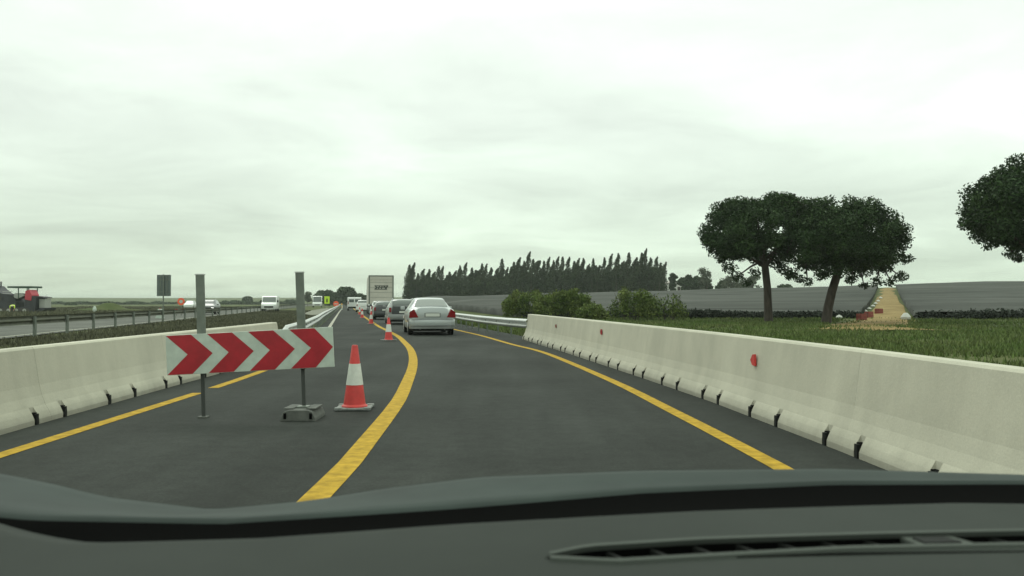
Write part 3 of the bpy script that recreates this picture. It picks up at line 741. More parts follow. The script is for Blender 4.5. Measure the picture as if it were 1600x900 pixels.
# ---------------------------------------------------------------- signs of the works
p = pix(256, 50, z=0)
s_ = empty('direction_sign', 'grey back of a tall rectangular sign panel on one slim pole', 'road sign', (p.x, p.y, -.03))
pn = MB().box((0, 0, 2.28), (.84, .03, 1.28)).build('panel', A['sign_back'], s_, bev=.006)
for x in (-.20, .20): MB().box((x, -.03, 2.28), (.04, .03, 1.26)).build('rib', A['galv_dark'], pn)
for z in (1.9, 2.6): MB().box((0, -.028, z), (.82, .026, .04)).build('cross_rib', A['galv_dark'], pn)
MB().tube([(0, -.07, 0), (0, -.07, 2.95)], .038, 10).build('pole', A['galv_dark'], s_)
p = pix(283, 76, z=0)
s_ = empty('works_sign', 'red round works sign on a stand over a red and white barrier board', 'road sign', (p.x, p.y, 0))
MB().lathe([(.02, -.02), (.33, -.02), (.33, .02), (.02, .02)], 28, 'y', (0, 0, 1.30)).build('disc', A['orange'], s_)
MB().lathe([(.02, -.026), (.16, -.026), (.16, -.02), (.02, -.02)], 24, 'y', (0, 0, 1.30)).build('disc_centre', A['white_sheet'], s_)
MB().tube([(0, .05, 0), (0, .05, 1.6)], .03, 8).build('pole', A['galv_dark'], s_)
for k in range(4): MB().box((-.42 + k * .28, 0, .48), (.28, .03, .26)).build('board_block', A['cone_red'] if k % 2 == 0 else A['white_sheet'], s_)
for s in (-1, 1): MB().box((s * .4, .03, .24), (.05, .05, .48)).build('leg', A['galv_dark'], s_)
p = pix(511, 152, z=0)
s_ = empty('works_sign', 'yellow-green upright works panel in front of the dark trees', 'road sign', (p.x, p.y, 0))
MB().box((0, 0, 1.62), (.95, .05, 1.35)).build('panel', A['lime'], s_, bev=.02)
MB().prism([(-.12, 1.2), (.12, 1.2), (.12, 1.75), (0, 2.0), (-.12, 1.75)], -.04, -.028, 'y').build('arrow_mark', A['black'], s_)
for s in (-1, 1): MB().box((s * .35, .04, .5), (.06, .06, 1.0)).build('leg', A['galv_dark'], s_)
p = pix(525, 146, z=0)
s_ = empty('works_sign', 'orange-red round sign low beside the yellow-green panel', 'road sign', (p.x, p.y, 0))
MB().lathe([(.02, -.03), (.48, -.03), (.48, .02), (.02, .02)], 28, 'y', (0, 0, .95)).build('disc', A['orange'], s_)
MB().box((0, -.04, .95), (.62, .015, .14)).build('white_bar', A['white_sheet'], s_)
for s in (-1, 1): MB().box((s * .2, .04, .3), (.05, .05, .7)).build('leg', A['galv_dark'], s_)
p = pix(534, 140, z=0)
s_ = empty('works_beacon', 'amber and white beacon post right of the orange-red sign', 'beacon', (p.x, p.y, 0))
MB().lathe([(.16, 0), (.16, .06), (.07, .10), (.06, .75), (.10, .76), (.12, .88), (.06, 1.0)], 14).build('post', A['white_sheet'], s_)
MB().lathe([(.075, .3), (.075, .5)], 14).build('band', A['amber'], s_); MB().lathe([(.11, .77), (.125, .88), (.07, 1.01)], 14).build('lamp', A['amber'], s_)
p = pix(148, 96, z=-.03)
s_ = empty('works_beacon', 'white works marker with a dark foot standing alone left of the grass mound', 'beacon', (p.x, p.y, -.03))
MB().lathe([(.30, 0), (.30, .10), (.12, .14)], 16).build('foot', A['black'], s_)
MB().lathe([(.20, .14), (.22, .45), (.12, .75), (.03, .82)], 16).build('marker', A['white_sheet'], s_)

# ---------------------------------------------------------------- paving machine and its crew
p = pix(30, 100, z=-.02)
pv = empty('paving_machine', 'dark asphalt paver with a flat green canopy and a red seat panel', 'paver', (p.x, p.y, -.02), 0)
def X(px): return (px - 30) / 13.0
def Z(py): return (488.6 - py) / 13.0
MB().prism([(X(-20), Z(447)), (X(-2), Z(447)), (X(4), Z(453)), (X(12), Z(459)), (X(26), Z(460)), (X(34), Z(472)), (X(34), Z(486)), (X(-30), Z(486)), (X(-30), Z(452))], -1.2, 1.1, 'y').build('engine_body', A['machine'], pv, bev=.05)
MB().prism([(X(48), Z(462)), (X(66), Z(463)), (X(63), Z(488)), (X(46), Z(488))], -1.2, 1.2, 'y').build('hopper', A['machine'], pv, bev=.04)
MB().box((X(40), 0, Z(484)), (1.6, 2.0, .55)).build('lower_frame', A['machine'], pv, bev=.04)
MB().prism([(X(27), Z(465)), (X(30), Z(458)), (X(40), Z(459)), (X(46), Z(462)), (X(34), Z(467))], -.9, .6, 'y').build('side_panel', A['machine_grey'], pv, bev=.03)
MB().box((X(39), 0, Z(448.8)), (2.95, 2.2, .22)).build('canopy', A['canopy'], pv, bev=.05)
for (x, y) in ((36, -.9), (36, .9), (52, -.9), (52, .9)): MB().tube([(X(x), y, Z(466)), (X(x - .5), y, Z(449))], .06, 8).build('canopy_post', A['canopy'], pv)
MB().prism([(X(48), Z(468)), (X(49), Z(455)), (X(55), Z(453)), (X(59), Z(461)), (X(58), Z(470))], -1.26, .3, 'y').build('seat_panel', A['red_panel'], pv, bev=.03)
MB().prism([(X(65), Z(463)), (X(76), Z(464.5)), (X(76), Z(466)), (X(65), Z(466))], -.8, .8, 'y').build('front_arm', A['machine'], pv)
MB().prism([(X(65), Z(487)), (X(70), Z(482)), (X(80), Z(481)), (X(79), Z(484)), (X(68), Z(489))], -1.2, 1.2, 'y').build('screed', A['machine'], pv, bev=.03)
MB().box((X(70), .1, Z(474)), (.7, 1.4, 1.1)).build('screed_cover', A['machine_grey'], pv, bev=.04)
for y in (-1.05, 1.05):
    tr = MB().prism([(X(-20), .0), (X(52), 0), (X(56), .25), (X(52), .55), (X(-20), .55)], y - .2, y + .2, 'y').build('crawler_track', A['track'], pv, bev=.04)
    for k in range(6): MB().lathe([(.02, -.22), (.22, -.22), (.22, .22), (.02, .22)], 14, 'y', (X(-14) + k * .95, y, .27)).build('track_roller', A['machine_grey'], tr)
for (x0, x1, z) in ((12, 27, 456), (12, 27, 458.5)): MB().tube([(X(x0), -1.0, Z(z)), (X(x1), -1.0, Z(z))], .035, 6).build('handrail', A['machine_grey'], pv)
for k in range(4): MB().box((X(-12 + k * 7), -1.21, Z(467)), (.38, .03, .5)).build('engine_grille', A['track'], pv)
MB().box((X(44), -.2, Z(463)), (.5, .5, .6)).build('driver_seat', A['machine'], pv, bev=.04)
MB().box((X(36), -.4, Z(461)), (.4, .8, .35)).build('control_desk', A['machine_grey'], pv, bev=.03)
MB().tube([(X(-1), .3, Z(452)), (X(-1), .3, Z(440))], .09, 10).build('exhaust', A['machine'], pv)

def person(label, loc, rz, joints, jacket, group=None):
    """one continuous skinned body; joints: name -> (x, y, z, r)"""
    root = empty('person', label, 'person', loc, rz, group)
    names = list(joints); V = [joints[n][:3] for n in names]
    E = [('pelvis', 'waist'), ('waist', 'chest'), ('chest', 'neck'), ('neck', 'head'), ('head', 'crown'), ('chest', 'lsh'), ('lsh', 'lel'), ('lel', 'lwr'), ('lwr', 'lha'), ('chest', 'rsh'), ('rsh', 'rel'), ('rel', 'rwr'), ('rwr', 'rha'),
         ('pelvis', 'lhip'), ('lhip', 'lkn'), ('lkn', 'lan'), ('lan', 'lto'), ('pelvis', 'rhip'), ('rhip', 'rkn'), ('rkn', 'ran'), ('ran', 'rto')]
    def skinned(name, sel, scale, m, parent):
        idx = [n for n in names if n in sel]; me = bpy.data.meshes.new(name)
        me.from_pydata([joints[n][:3] for n in idx], [(idx.index(a), idx.index(b)) for a, b in E if a in idx and b in idx], [])
        me.materials.append(m); o = link(name, me, parent)
        mod = o.modifiers.new('skin', 'SKIN'); sv = me.skin_vertices[0].data
        for i, n in enumerate(idx): sv[i].radius = (joints[n][3] * scale, joints[n][3] * scale); sv[i].use_root = (i == 0)
        ss = o.modifiers.new('sub', 'SUBSURF'); ss.levels = 1; ss.render_levels = 1
        return o
    skinned('body', names, 1.0, A['skin'], root)
    skinned('trousers', ['pelvis', 'lhip', 'lkn', 'lan', 'rhip', 'rkn', 'ran'], 1.22, A['trousers'], root)
    skinned('jacket', ['waist', 'chest', 'lsh', 'lel', 'rsh', 'rel', 'pelvis'], 1.28, jacket, root)
    skinned('helmet', ['head', 'crown'], 1.12, A['white_sheet'] if jacket is A['lime'] else A['amber'], root)
    return root
BENT = dict(pelvis=(0, .25, .80, .15), waist=(0, .10, .86, .14), chest=(0, -.18, .88, .16), neck=(0, -.34, .84, .06), head=(0, -.42, .82, .09), crown=(0, -.50, .78, .08),
            lsh=(-.2, -.18, .84, .07), lel=(-.24, -.24, .58, .05), lwr=(-.18, -.36, .38, .035), lha=(-.16, -.40, .30, .035), rsh=(.2, -.18, .84, .07), rel=(.24, -.24, .58, .05), rwr=(.18, -.36, .38, .035), rha=(.16, -.40, .30, .035),
            lhip=(-.12, .24, .74, .11), lkn=(-.14, .10, .44, .075), lan=(-.14, .18, .09, .05), lto=(-.15, .02, .05, .045), rhip=(.12, .24, .74, .11), rkn=(.14, .12, .44, .075), ran=(.14, .22, .09, .05), rto=(.15, .06, .05, .045))
p = pix(20, 93, z=0)
person('worker in a bright yellow-green vest bending down in front of the paver', (p.x, p.y, -.03), .35, BENT, A['lime'])

# ---------------------------------------------------------------- trees
def trunk_part(root, pts, rad, name='trunk', m=None, n=10): return MB().tube(pts, rad, n).build(name, m or A['bark'], root, smooth=True)
def stone_pine(label, base, lobes, Y, trunk_px, n_leaf=560, extra=None, spread=3.6):
    """umbrella pine; lobes as (px, py, radius m, depth offset m)"""
    root = empty('stone_pine', label, 'tree', base, 0, 'stone pines beside the road')
    def P(px, py, dy=0):
        y = Y + dy; return Vector(((px - 800) / 1300 * y - base[0], y - base[1], EYE - (py - 472) / 1300 * y - base[2]))
    T = [P(px, py) for (px, py, r) in trunk_px]; T[0] = Vector((T[0].x, 0, -.05)); rr = [r for _, _, r in trunk_px]
    trunk_part(root, T, rr)
    C = []; cen = []
    for (px, py, r, dy) in lobes:
        c = P(px, py, dy); cen.append(c); n = int(n_leaf * (r / .8)**2)
        C.append(ball(c, r, n, .78, .35))
    C = np.concatenate(C)
    np_mesh('crown', leaves(C, .085, 2.2, .3), 4, A['pine'], root)
    fork = T[-1]; fk = T[-2]
    for c in random.sample(cen[:-12], 12) + cen[-10:]:
        near = min((q for q in cen[:-10] if q.z > c.z + .2 and q is not c), key=lambda q: (q - c).length, default=fork) if c in cen[-10:] else fk.lerp(fork, random.random())
        mid = near.lerp(c, .5) + Vector((0, 0, .1)); trunk_part(root, [near, mid, c], [.08, .05, .02] if c in cen[-10:] else [rr[-1] * .55, rr[-1] * .35, .03], 'limb', n=6)
    return root
def crown_lobes(cx_, cy_, a, b, Y, n, flat=.35, r=(.55, .95), seed=1):
    rg = random.Random(seed); L = []
    sc_ = 1300 / Y
    while len(L) < n:
        u, v, w_ = rg.uniform(-1, 1), rg.uniform(-flat, 1), rg.uniform(-1, 1)
        q = u * u + v * v * (1 if v > 0 else 1 / flat**2) + w_ * w_
        if q > 1 or q < .25: continue
        rad = rg.uniform(*r)
        L.append((cx_ + u * (a - rad * sc_ * .8), cy_ - v * (b - rad * sc_ * .6), rad, w_ * a / sc_ * .95))
    return L
Y1 = 52.0
b1 = pix(1201, Y1, z=-.1)
lob = crown_lobes(1188, 364, 101, 70, Y1, 135, .75, r=(.55, .8), seed=3) + [(1112, 352, .5, 0), (1140, 418, .55, 0), (1152, 432, .45, .5), (1166, 440, .4, -.3), (1128, 404, .5, 1), (1180, 425, .4, 0), (1232, 428, .5, 0), (1250, 436, .4, -.5), (1222, 418, .55, .6), (1105, 375, .5, -.4), (1225, 318, .8, 0), (1245, 322, .85, .5), (1262, 322, .8, -.5), (1240, 340, .9, .3), (1215, 312, .7, .5), (1252, 352, .8, 0), (1240, 375, .8, 0)]
stone_pine('left stone pine of the pair, umbrella crown on a straight bare trunk', b1, lob, Y1, [(1201, 508, .29), (1200, 480, .25), (1199, 450, .23), (1196, 420, .22), (1194, 395, .18)])
Y2 = 50.0
b2 = pix(1290, Y2, z=-.1)
lob = crown_lobes(1324, 377, 107, 78, Y2, 150, .80, r=(.6, .85), seed=11) + [(1408, 432, .5, 0), (1416, 405, .5, .5), (1392, 440, .4, 0), (1370, 440, .45, .3), (1238, 430, .45, .4), (1262, 440, .4, 0), (1284, 430, .5, -.5), (1330, 436, .45, 0), (1350, 446, .35, .2), (1228, 400, .5, 0)]
stone_pine('right stone pine of the pair, on a leaning trunk beside the sandy track', b2, lob, Y2, [(1290, 508, .31), (1294, 480, .27), (1300, 455, .25), (1308, 430, .24), (1316, 405, .18)])
Y3 = 42.0
b3 = pix(1640, Y3, z=-.1)
lob = crown_lobes(1622, 324, 128, 92, Y3, 140, .80, r=(.6, .9), seed=21) + [(1530, 372, .45, 0), (1545, 384, .35, .3), (1580, 396, .4, 0), (1592, 404, .35, .4), (1512, 350, .5, 0), (1562, 375, .4, -.3), (1598, 385, .5, 0), (1610, 400, .5, .5)]
stone_pine('large stone pine cut off by the right edge of the picture', b3, lob, Y3, [(1640, 520, .36), (1642, 470, .28), (1645, 430, .25), (1640, 390, .2)])
# loose low twig of the big pine seen against the sky
# windbreak of slender conifers
def spindle_mesh(seed, H):
    rg = np.random.default_rng(seed); n = 1700
    t = rg.random(n)**.95
    prof = np.where(t < .45, 1.35 - .75 * t, 1.02 * (1 - (t - .45) / .55)**.62 + .06)
    wob = .12 * np.sin(t * (9 + 2 * seed) + seed) * (t > .3); prof *= .78 + .30 * rg.random(n)
    ang = rg.uniform(0, 2 * np.pi, n); rad = np.sqrt(rg.random(n)) * prof
    lean = 1.4 * np.clip(t - .6, 0, 1)**1.2 * 1.3
    C = np.stack([np.cos(ang) * rad + lean + wob, np.sin(ang) * rad, t * H + .2], 1)
    return C
spn = []
for k in range(6):
    C = spindle_mesh(k + 5, 10.0); o = np_mesh('crown', leaves(C, .20, 2.6, 1.4), 4, A['cypress']); spn.append(o.data); bpy.data.objects.remove(o)
tk = MB().tube([(0, 0, -.3), (0, 0, 4), (.05, 0, 9)], [.18, .13, .03], 6).build('trunk', A['bark']); tkd = tk.data; bpy.data.objects.remove(tk)
prof_px = [(640, 414), (655, 418), (700, 418), (725, 413), (750, 414), (790, 407), (812, 399), (832, 394), (850, 402), (880, 401), (912, 403), (935, 406), (955, 399), (985, 394), (1008, 392), (1022, 400), (1034, 412)]
k = 0; px = 637.0; rgc = random.Random(4)
trees = []
while px < 1038:
    trees.append((px, 205 + rgc.uniform(-4, 4) + (1038 - px) * .07, 1.0)); px += rgc.uniform(6.2, 10.5)
px = 640
while px < 1034:
    trees.append((px, 214 + rgc.uniform(-3, 3) + (1038 - px) * .07, .80)); px += rgc.uniform(6, 8.5)
for i, (px, Y, kf) in enumerate(trees):
    pos = pix(px, Y); ty = np.interp(px, [q[0] for q in prof_px], [q[1] for q in prof_px]) + rgc.choice((-2, 0, 2, 5, 9, 12)) + rgc.uniform(-2, 2)
    top = EYE - (ty - 472) / 1300 * Y; H = (top - pos.z) * kf
    lb = 'slender dark conifer in the long windbreak row behind the grey crop netting'
    if px > 1030 and kf == 1 and i + 1 < len(trees) and trees[i + 1][0] < px: lb = 'conifer at the right end of the windbreak row beside the round tree and white house'
    if i == 0: lb = 'conifer at the left end of the windbreak row, just right of the lorry'
    r_ = empty('slender_conifer', lb, 'tree', pos, 0, 'slender conifers of the windbreak row')
    r_.scale = (rgc.uniform(.85, 1.25) * (1.0 if kf == 1 else 1.4), 1.1, H / 10)
    link('trunk', tkd, r_); link('crown', spn[i % 6], r_)
    r_.rotation_euler = (0, 0, rgc.uniform(-.4, .4))
# low dark understorey that fills the foot of the windbreak
C = []
for q in np.arange(636, 1036, 1.3):
    pos = pix(q, 203 + (1038 - q) * .07); C.append(ball((pos.x, pos.y + random.uniform(-1, 3), pos.z + random.uniform(.3, 6.0) * (.62 + .38 * (q - 634) / 400)), 1.4, 130, 1.25, .2))
o = np_mesh('undergrowth', leaves(np.concatenate(C), .24, 2.0, .5), 4, A['cypress']); tag(o, 'dark undergrowth along the foot of the windbreak', 'undergrowth', kind='stuff')

def round_tree(name, label, cat, px, Y, wpx, top, m, group=None, dens=1.0, base_py=None, gap=.35, leaf=.28, flat=.8, n_lobes=16):
    pos = pix(px, Y); root = empty(name, label, cat, pos, 0, group); s = Y / 1300
    H = EYE - (top - 472) * s - pos.z; W = wpx * s; rg = random.Random(int(px * 7 + top)); C = []; cen = []
    for k in range(n_lobes):
        a = rg.uniform(0, 2 * math.pi); rr = math.sqrt(rg.random()) * W / 2 * .72; zz = rg.uniform(gap, .88) * H
        lim = 1 - abs(zz / H - .6) * .7; r_ = W * rg.uniform(.15, .26)
        c = (math.cos(a) * rr * lim, math.sin(a) * rr * lim, min(zz, H - r_ * flat)); cen.append(c); C.append(ball(c, r_, int(260 * dens), flat, .3))
    np_mesh('crown', leaves(np.concatenate(C), leaf, 1.8, .2), 4, m, root)
    trunk_part(root, [(0, 0, -.3), (.1, 0, H * .3), (0, .1, H * .6)], [W * .035, W * .03, W * .015], n=8)
    for c in cen[:5]: trunk_part(root, [(.05, .05, H * .3), (c[0] * .6, c[1] * .6, c[2] * .8), c], [W * .015, W * .01, .03], 'limb', n=5)
    return root
far = 'dark trees beyond the road'
for (px, Y, wp, top, lb) in ((541, 300, 36, 448, 'biggest domed dark tree beyond the end of the queue'), (512, 305, 34, 453, 'domed dark tree behind the yellow-green sign'), (498, 320, 22, 458, 'low dark tree at the left end of the domed group'), (562, 310, 26, 459, 'dark tree filling the gap between the domed tree and the lorry'), (527, 330, 30, 457, 'dark tree half hidden between the two domed trees')):
    round_tree('broad_tree', lb, 'tree', px, Y, wp, top, A['far_tree'], far, 1.5, gap=.2, leaf=.42, flat=.75, n_lobes=22)
round_tree('broad_tree', 'thin grey-green tree just right of the tall sign post', 'tree', 480, 290, 16, 455, A['eucalypt'], 'far scattered trees', .5, leaf=.3)
round_tree('broad_tree', 'small rounded dark tree on the far plain left of the white van', 'tree', 387, 420, 16, 463, A['far_tree'], 'far scattered trees', .8, gap=.15, leaf=.5)
for (px, Y, wp, top, lb) in ((360, 460, 34, 469.5, 'low wide dark bush on the far plain right of the left sign post'), (372, 450, 22, 470, 'low dark bush in the middle of the far plain'), (430, 480, 34, 469, 'low bush behind the white van'), (455, 500, 24, 468, 'low bush left of the right sign post'), (240, 430, 22, 474, 'low bush behind the grey sign pole'), (110, 330, 22, 473, 'low dull bush on the plain right of the paver'), (215, 420, 26, 472, 'low dull bush on the plain left of the grey sign pole')):
    round_tree('bush', lb, 'bush', px, Y, wp, top, A['far_tree'], 'bushes on the far plain', .8, gap=.1, leaf=.5, n_lobes=14)
C = []
for px in np.arange(60, 470, 1.5):
    Y = 430 + 25 * math.sin(px * .03); q = pix(px, Y); hh = 1.1 + 1.0 * noise.noise(Vector((px * .05, 1, 1)))
    C.append(ball((q.x, q.y, q.z + max(.3, hh) * .6), max(.5, hh) * 1.0, 40, .8, .2))
o = np_mesh('far_hedge', leaves(np.concatenate(C), .45, 1.8, .2), 4, A['far_tree']); tag(o, 'long dark hedge line across the far plain', 'hedge', kind='stuff')
# trees right of the windbreak and the white house
for (px, Y, wp, top, m_, dn, lb) in ((1051, 230, 18, 425, 'far_tree', 1.0, 'round tree at the right end of the windbreak above the white house'), (1070, 225, 28, 424, 'far_tree', 1.1, 'broad dull green tree right of the white house'), (1100, 215, 26, 434, 'far_tree', 1.2, 'low dark tree at the foot of the airy tree'), (1104, 210, 30, 417, 'eucalypt', .40, 'airy grey-green tree left of the left stone pine'), (1145, 212, 40, 430, 'eucalypt', .32, 'thin airy tree seen under the left stone pine crown'), (1176, 214, 30, 428, 'eucalypt', .32, 'thin airy tree just left of the left stone pine trunk'), (1128, 220, 30, 438, 'far_tree', .8, 'low bushy tree below the left stone pine crown'), (1083, 228, 24, 431, 'far_tree', .9, 'bushy tree between the broad dull tree and the airy tree'), (1160, 226, 34, 441, 'far_tree', .8, 'low dense bush left of the left stone pine trunk on the crest'), (1225, 226, 30, 444, 'far_tree', .5, 'low bush on the crest between the two stone pine trunks')):
    round_tree('broad_tree', lb, 'tree', px, Y, wp, top, A[m_], 'trees on the crest', dn, gap=.15, leaf=.22 if m_ == 'eucalypt' else .3)
pos = pix(1049, 236); hs = empty('white_house', 'small white house half hidden by trees right of the windbreak', 'house', pos, .3)
MB().box((0, 0, 1.2), (5.2, 4, 3.4)).build('wall', A['wall_white'], hs)
MB().prism([(-2.8, 2.9), (2.8, 2.9), (0, 3.9)], -2.2, 2.2, 'y').build('roof', A['roof'], hs)
MB().box((-.8, -2.01, 1.6), (.8, .04, .9)).build('window', A['glass_car'], hs); MB().box((1.3, -2.01, 1.1), (.9, .04, 1.9)).build('door', A['bark'], hs)

# ---------------------------------------------------------------- shrubs behind the guardrail
def shrub(label, px, Y, wpx, top, dens=1.0, wisps=0, seed=0):
    pos = pix(px, Y, z=-.1); root = empty('roadside_shrub', label, 'shrub', pos, 0, 'green shrubs behind the guardrail'); s = Y / 1300
    H = EYE - (top - 472) * s + .1; W = wpx * s; rg = random.Random(seed); C = []
    for k in range(26):
        x = rg.uniform(-.5, .5) * W; y = rg.uniform(-.6, .6) * 1.2; hh = H * (1 - (2 * x / W)**4 * .45) * rg.uniform(.72, 1.0); r_ = rg.uniform(.34, .58)
        C.append(ball((x, y, max(hh - r_ * .8, .2)), r_, int(170 * dens), 1.1, .2)); C.append(ball((x * .95, y, hh * .45), r_ * 1.1, int(130 * dens), 1.2, .2))
    np_mesh('foliage', leaves(np.concatenate(C), .085, 2.2, .5), 4, A['shrub'], root)
    st = MB()
    for k in range(12):
        a = rg.uniform(0, 6.28); x = rg.uniform(-.4, .4) * W; st.tube([(x * .5, 0, 0), (x * .8, .1, H * .4), (x + .2 * math.cos(a), .2 * math.sin(a), H * .85)], [.03, .02, .008], 5)
    st.build('stems', A['bark'], root)
    return root
shrub('dense green shrub left part behind the right guardrail', 822, 62, 64, 452, 1.1, seed=1)
shrub('dense darker green shrub behind the start of the right concrete barrier', 880, 60, 84, 450, 1.5, seed=2)
shrub('sparse yellow-green shrub behind the right concrete barrier', 990, 56, 66, 449, .55, seed=3)
shrub('very sparse low shrub right of the yellow-green shrub', 1040, 56, 60, 458, .22, seed=5)
shrub('low green shrub at the foot of the dense ones', 925, 58, 40, 474, .7, seed=6)

# ---------------------------------------------------------------- netted crop fields and the sandy track
def nz(x, y):
    return hz(x, y) + .42 + .12 * sm(62, 70, y) + .13 * math.sin(y * 2 * math.pi / 4.2) + .10 * noise.noise(Vector((x / 9, y / 2.2, 4))) + .10 * noise.noise(Vector((x / 22, y / 5, 9)))
def netting(label, xl, xr, y0, y1, nx, ny, skew=0, bh_=.5):
    V = []; F = []
    for j in range(ny + 1):
        y = y0 + (y1 - y0) * j / ny; a, b = xl(y), xr(y)
        for i in range(nx + 1):
            x = a + (b - a) * i / nx; yy = y + (1 - j / ny) * skew * i / nx * (b - a) + (.8 * math.sin(x * .13) + .5 * math.sin(x * .31) if j == 0 else 0)
            V.append((x, yy, nz(x, yy)))
    for j in range(ny):
        for i in range(nx): F.append((j * (nx + 1) + i, j * (nx + 1) + i + 1, (j + 1) * (nx + 1) + i + 1, (j + 1) * (nx + 1) + i))
    for col in (0, nx):                                      # the net hangs to the ground along both sides
        b0 = len(V)
        for j in range(ny + 1): x, y, z = V[j * (nx + 1) + col]; V.append((x, y, hz(x, y) - .02))
        for j in range(ny): F.append((j * (nx + 1) + col, (j + 1) * (nx + 1) + col, b0 + j + 1, b0 + j))
    root = empty('crop_netting', label, 'crop netting', (0, 0, 0), 0, 'grey netted crop fields')
    raw('net_sheet', V, F, A['net'], root, smooth=True)
    st = MB()
    for i in range(0, nx + 1, 2):
        x = V[i][0]; y = V[i][1] + .05; st.box((x, y, (V[i][2] + hz(x, y)) / 2 - .05), (.05, .05, V[i][2] - hz(x, y) + .02))
    st.build('hoop_stakes', A['galv_dark'], root)
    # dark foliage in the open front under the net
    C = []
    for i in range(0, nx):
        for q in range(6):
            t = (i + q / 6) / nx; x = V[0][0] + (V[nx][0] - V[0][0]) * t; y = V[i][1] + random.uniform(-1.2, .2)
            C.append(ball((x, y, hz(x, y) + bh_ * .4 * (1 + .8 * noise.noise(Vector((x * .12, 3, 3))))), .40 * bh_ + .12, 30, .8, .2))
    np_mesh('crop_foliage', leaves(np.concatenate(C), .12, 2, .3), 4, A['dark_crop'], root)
    return root
trk = lambda y, o: np.interp(y, [40, 60, 160, 215], [17.8, 27.2, 72.3, 97]) + o
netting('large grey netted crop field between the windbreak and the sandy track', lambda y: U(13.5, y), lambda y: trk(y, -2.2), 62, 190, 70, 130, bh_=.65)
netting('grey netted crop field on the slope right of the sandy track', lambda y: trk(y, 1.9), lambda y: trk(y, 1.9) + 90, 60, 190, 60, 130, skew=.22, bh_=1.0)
V = []; F = []; ysq = [36, 40, 44, 48, 52, 56, 60, 64, 70, 78, 86, 96, 108, 120, 135, 150, 165, 180, 196, 212]
for y in ysq:
    for k, o in enumerate((-1.6, -1.1, -.4, .4, 1.1, 1.6)):
        x = trk(y, o * (1 + .7 * (1 - sm(46, 66, y))) - .9 * (1 - sm(40, 60, y)) + .25 * math.sin(y * .4)); V.append((x, y, hz(x, y) + .035 + (.05 if k in (2, 3) else 0) - (.03 if k in (0, 5) else 0)))
for j in range(len(ysq) - 1):
    for k in range(5): F.append((j * 6 + k, j * 6 + k + 1, (j + 1) * 6 + k + 1, (j + 1) * 6 + k))
tag(raw('sand_track', V, F, A['sand'], smooth=True), kind='structure')
mx, my = pix(172, 112).x, 112
tag(grid(list(np.linspace(mx - 9, mx + 9, 50)), list(np.linspace(my - 8, my + 8, 40)), lambda x, y: hz(x, y) - .12 + 1.0 * math.exp(-(((x - mx) / 1.5)**2 + ((y - my) / 3)**2)) + .55 * math.exp(-(((x - mx + 2.5) / 3)**2 + ((y - my) / 3)**2)) + .45 * math.exp(-(((x - mx - 3.5) / 2.5)**2 + ((y - my) / 3)**2)) + .10 * noise.noise(Vector((x, y, 0))), 'earth_mound', A['ground']), kind='structure')
# sacks and crates beside the track
def sack(px, Y, r, lb):
    pos = pix(px, Y); o = empty('white_sack', lb, 'sack', pos, random.uniform(0, 3), 'pale sacks weighing down the netting along the track')
    mb = MB(); mb.lathe([(r * .2, -.02), (r, .05), (r * 1.1, r * .5), (r * .8, r * .95), (r * .3, r * 1.15), (r * .35, r * 1.4)], 12); mb.build('sack_body', A['sack'], o, smooth=True)
sk = [(1311, 61, .30), (1321, 64, .22), (1334, 68, .30), (1344, 72, .32), (1352, 77, .25), (1358, 84, .28), (1364, 92, .3), (1368, 101, .3), (1372, 111, .32), (1376, 122, .32)]
for i, (px, Y, r) in enumerate(sk):
    sack(px, Y, r * .72, ('second', 'third', 'fourth', 'fifth', 'sixth', 'seventh', 'eighth', 'ninth')[i - 1] + ' pale sack up from the pine in the line left of the sandy track' if 0 < i < 9 else ('lowest pale sack left of the sandy track, beside the leaning pine trunk' if i == 0 else 'farthest pale sack at the top of the sandy track'))
for i in (0, 9):
    pass
pos = pix(1415, 58); o = empty('white_sack', 'single pale sack at the right foot of the sandy track', 'sack', pos, 0); MB().lathe([(.07, -.02), (.30, .05), (.33, .2), (.22, .38), (.1, .5)], 12).build('sack_body', A['sack'], o, smooth=True)
def crates(px, Y, n, lb):
    pos = pix(px, Y)
    for k in range(n):
        o = empty('fruit_crate', lb if n == 1 else lb + (', bottom crate of its stack' if k == 0 else ', top crate of its stack' if k == n - 1 else ', middle crate of its stack'), 'crate', pos + Vector((0, 0, .235 * k)), .5 + .05 * k, 'dull red crates beside the track')
        MB().box((0, 0, .02), (.6, .4, .03)).build('crate_floor', A['crate_red'], o)
        for s in (-1, 1):
            MB().box((s * .29, 0, .12), (.02, .4, .22)).build('crate_end', A['crate_red'], o); MB().box((0, s * .19, .12), (.56, .018, .22)).build('crate_side', A['crate_red'], o)
crates(1346, 57, 2, 'dull red crate in the stack nearest the leaning pine'); crates(1357, 63, 2, 'dull red crate in the second stack up the track'); crates(1373, 72, 2, 'dull red crate in the farthest stack up the track')

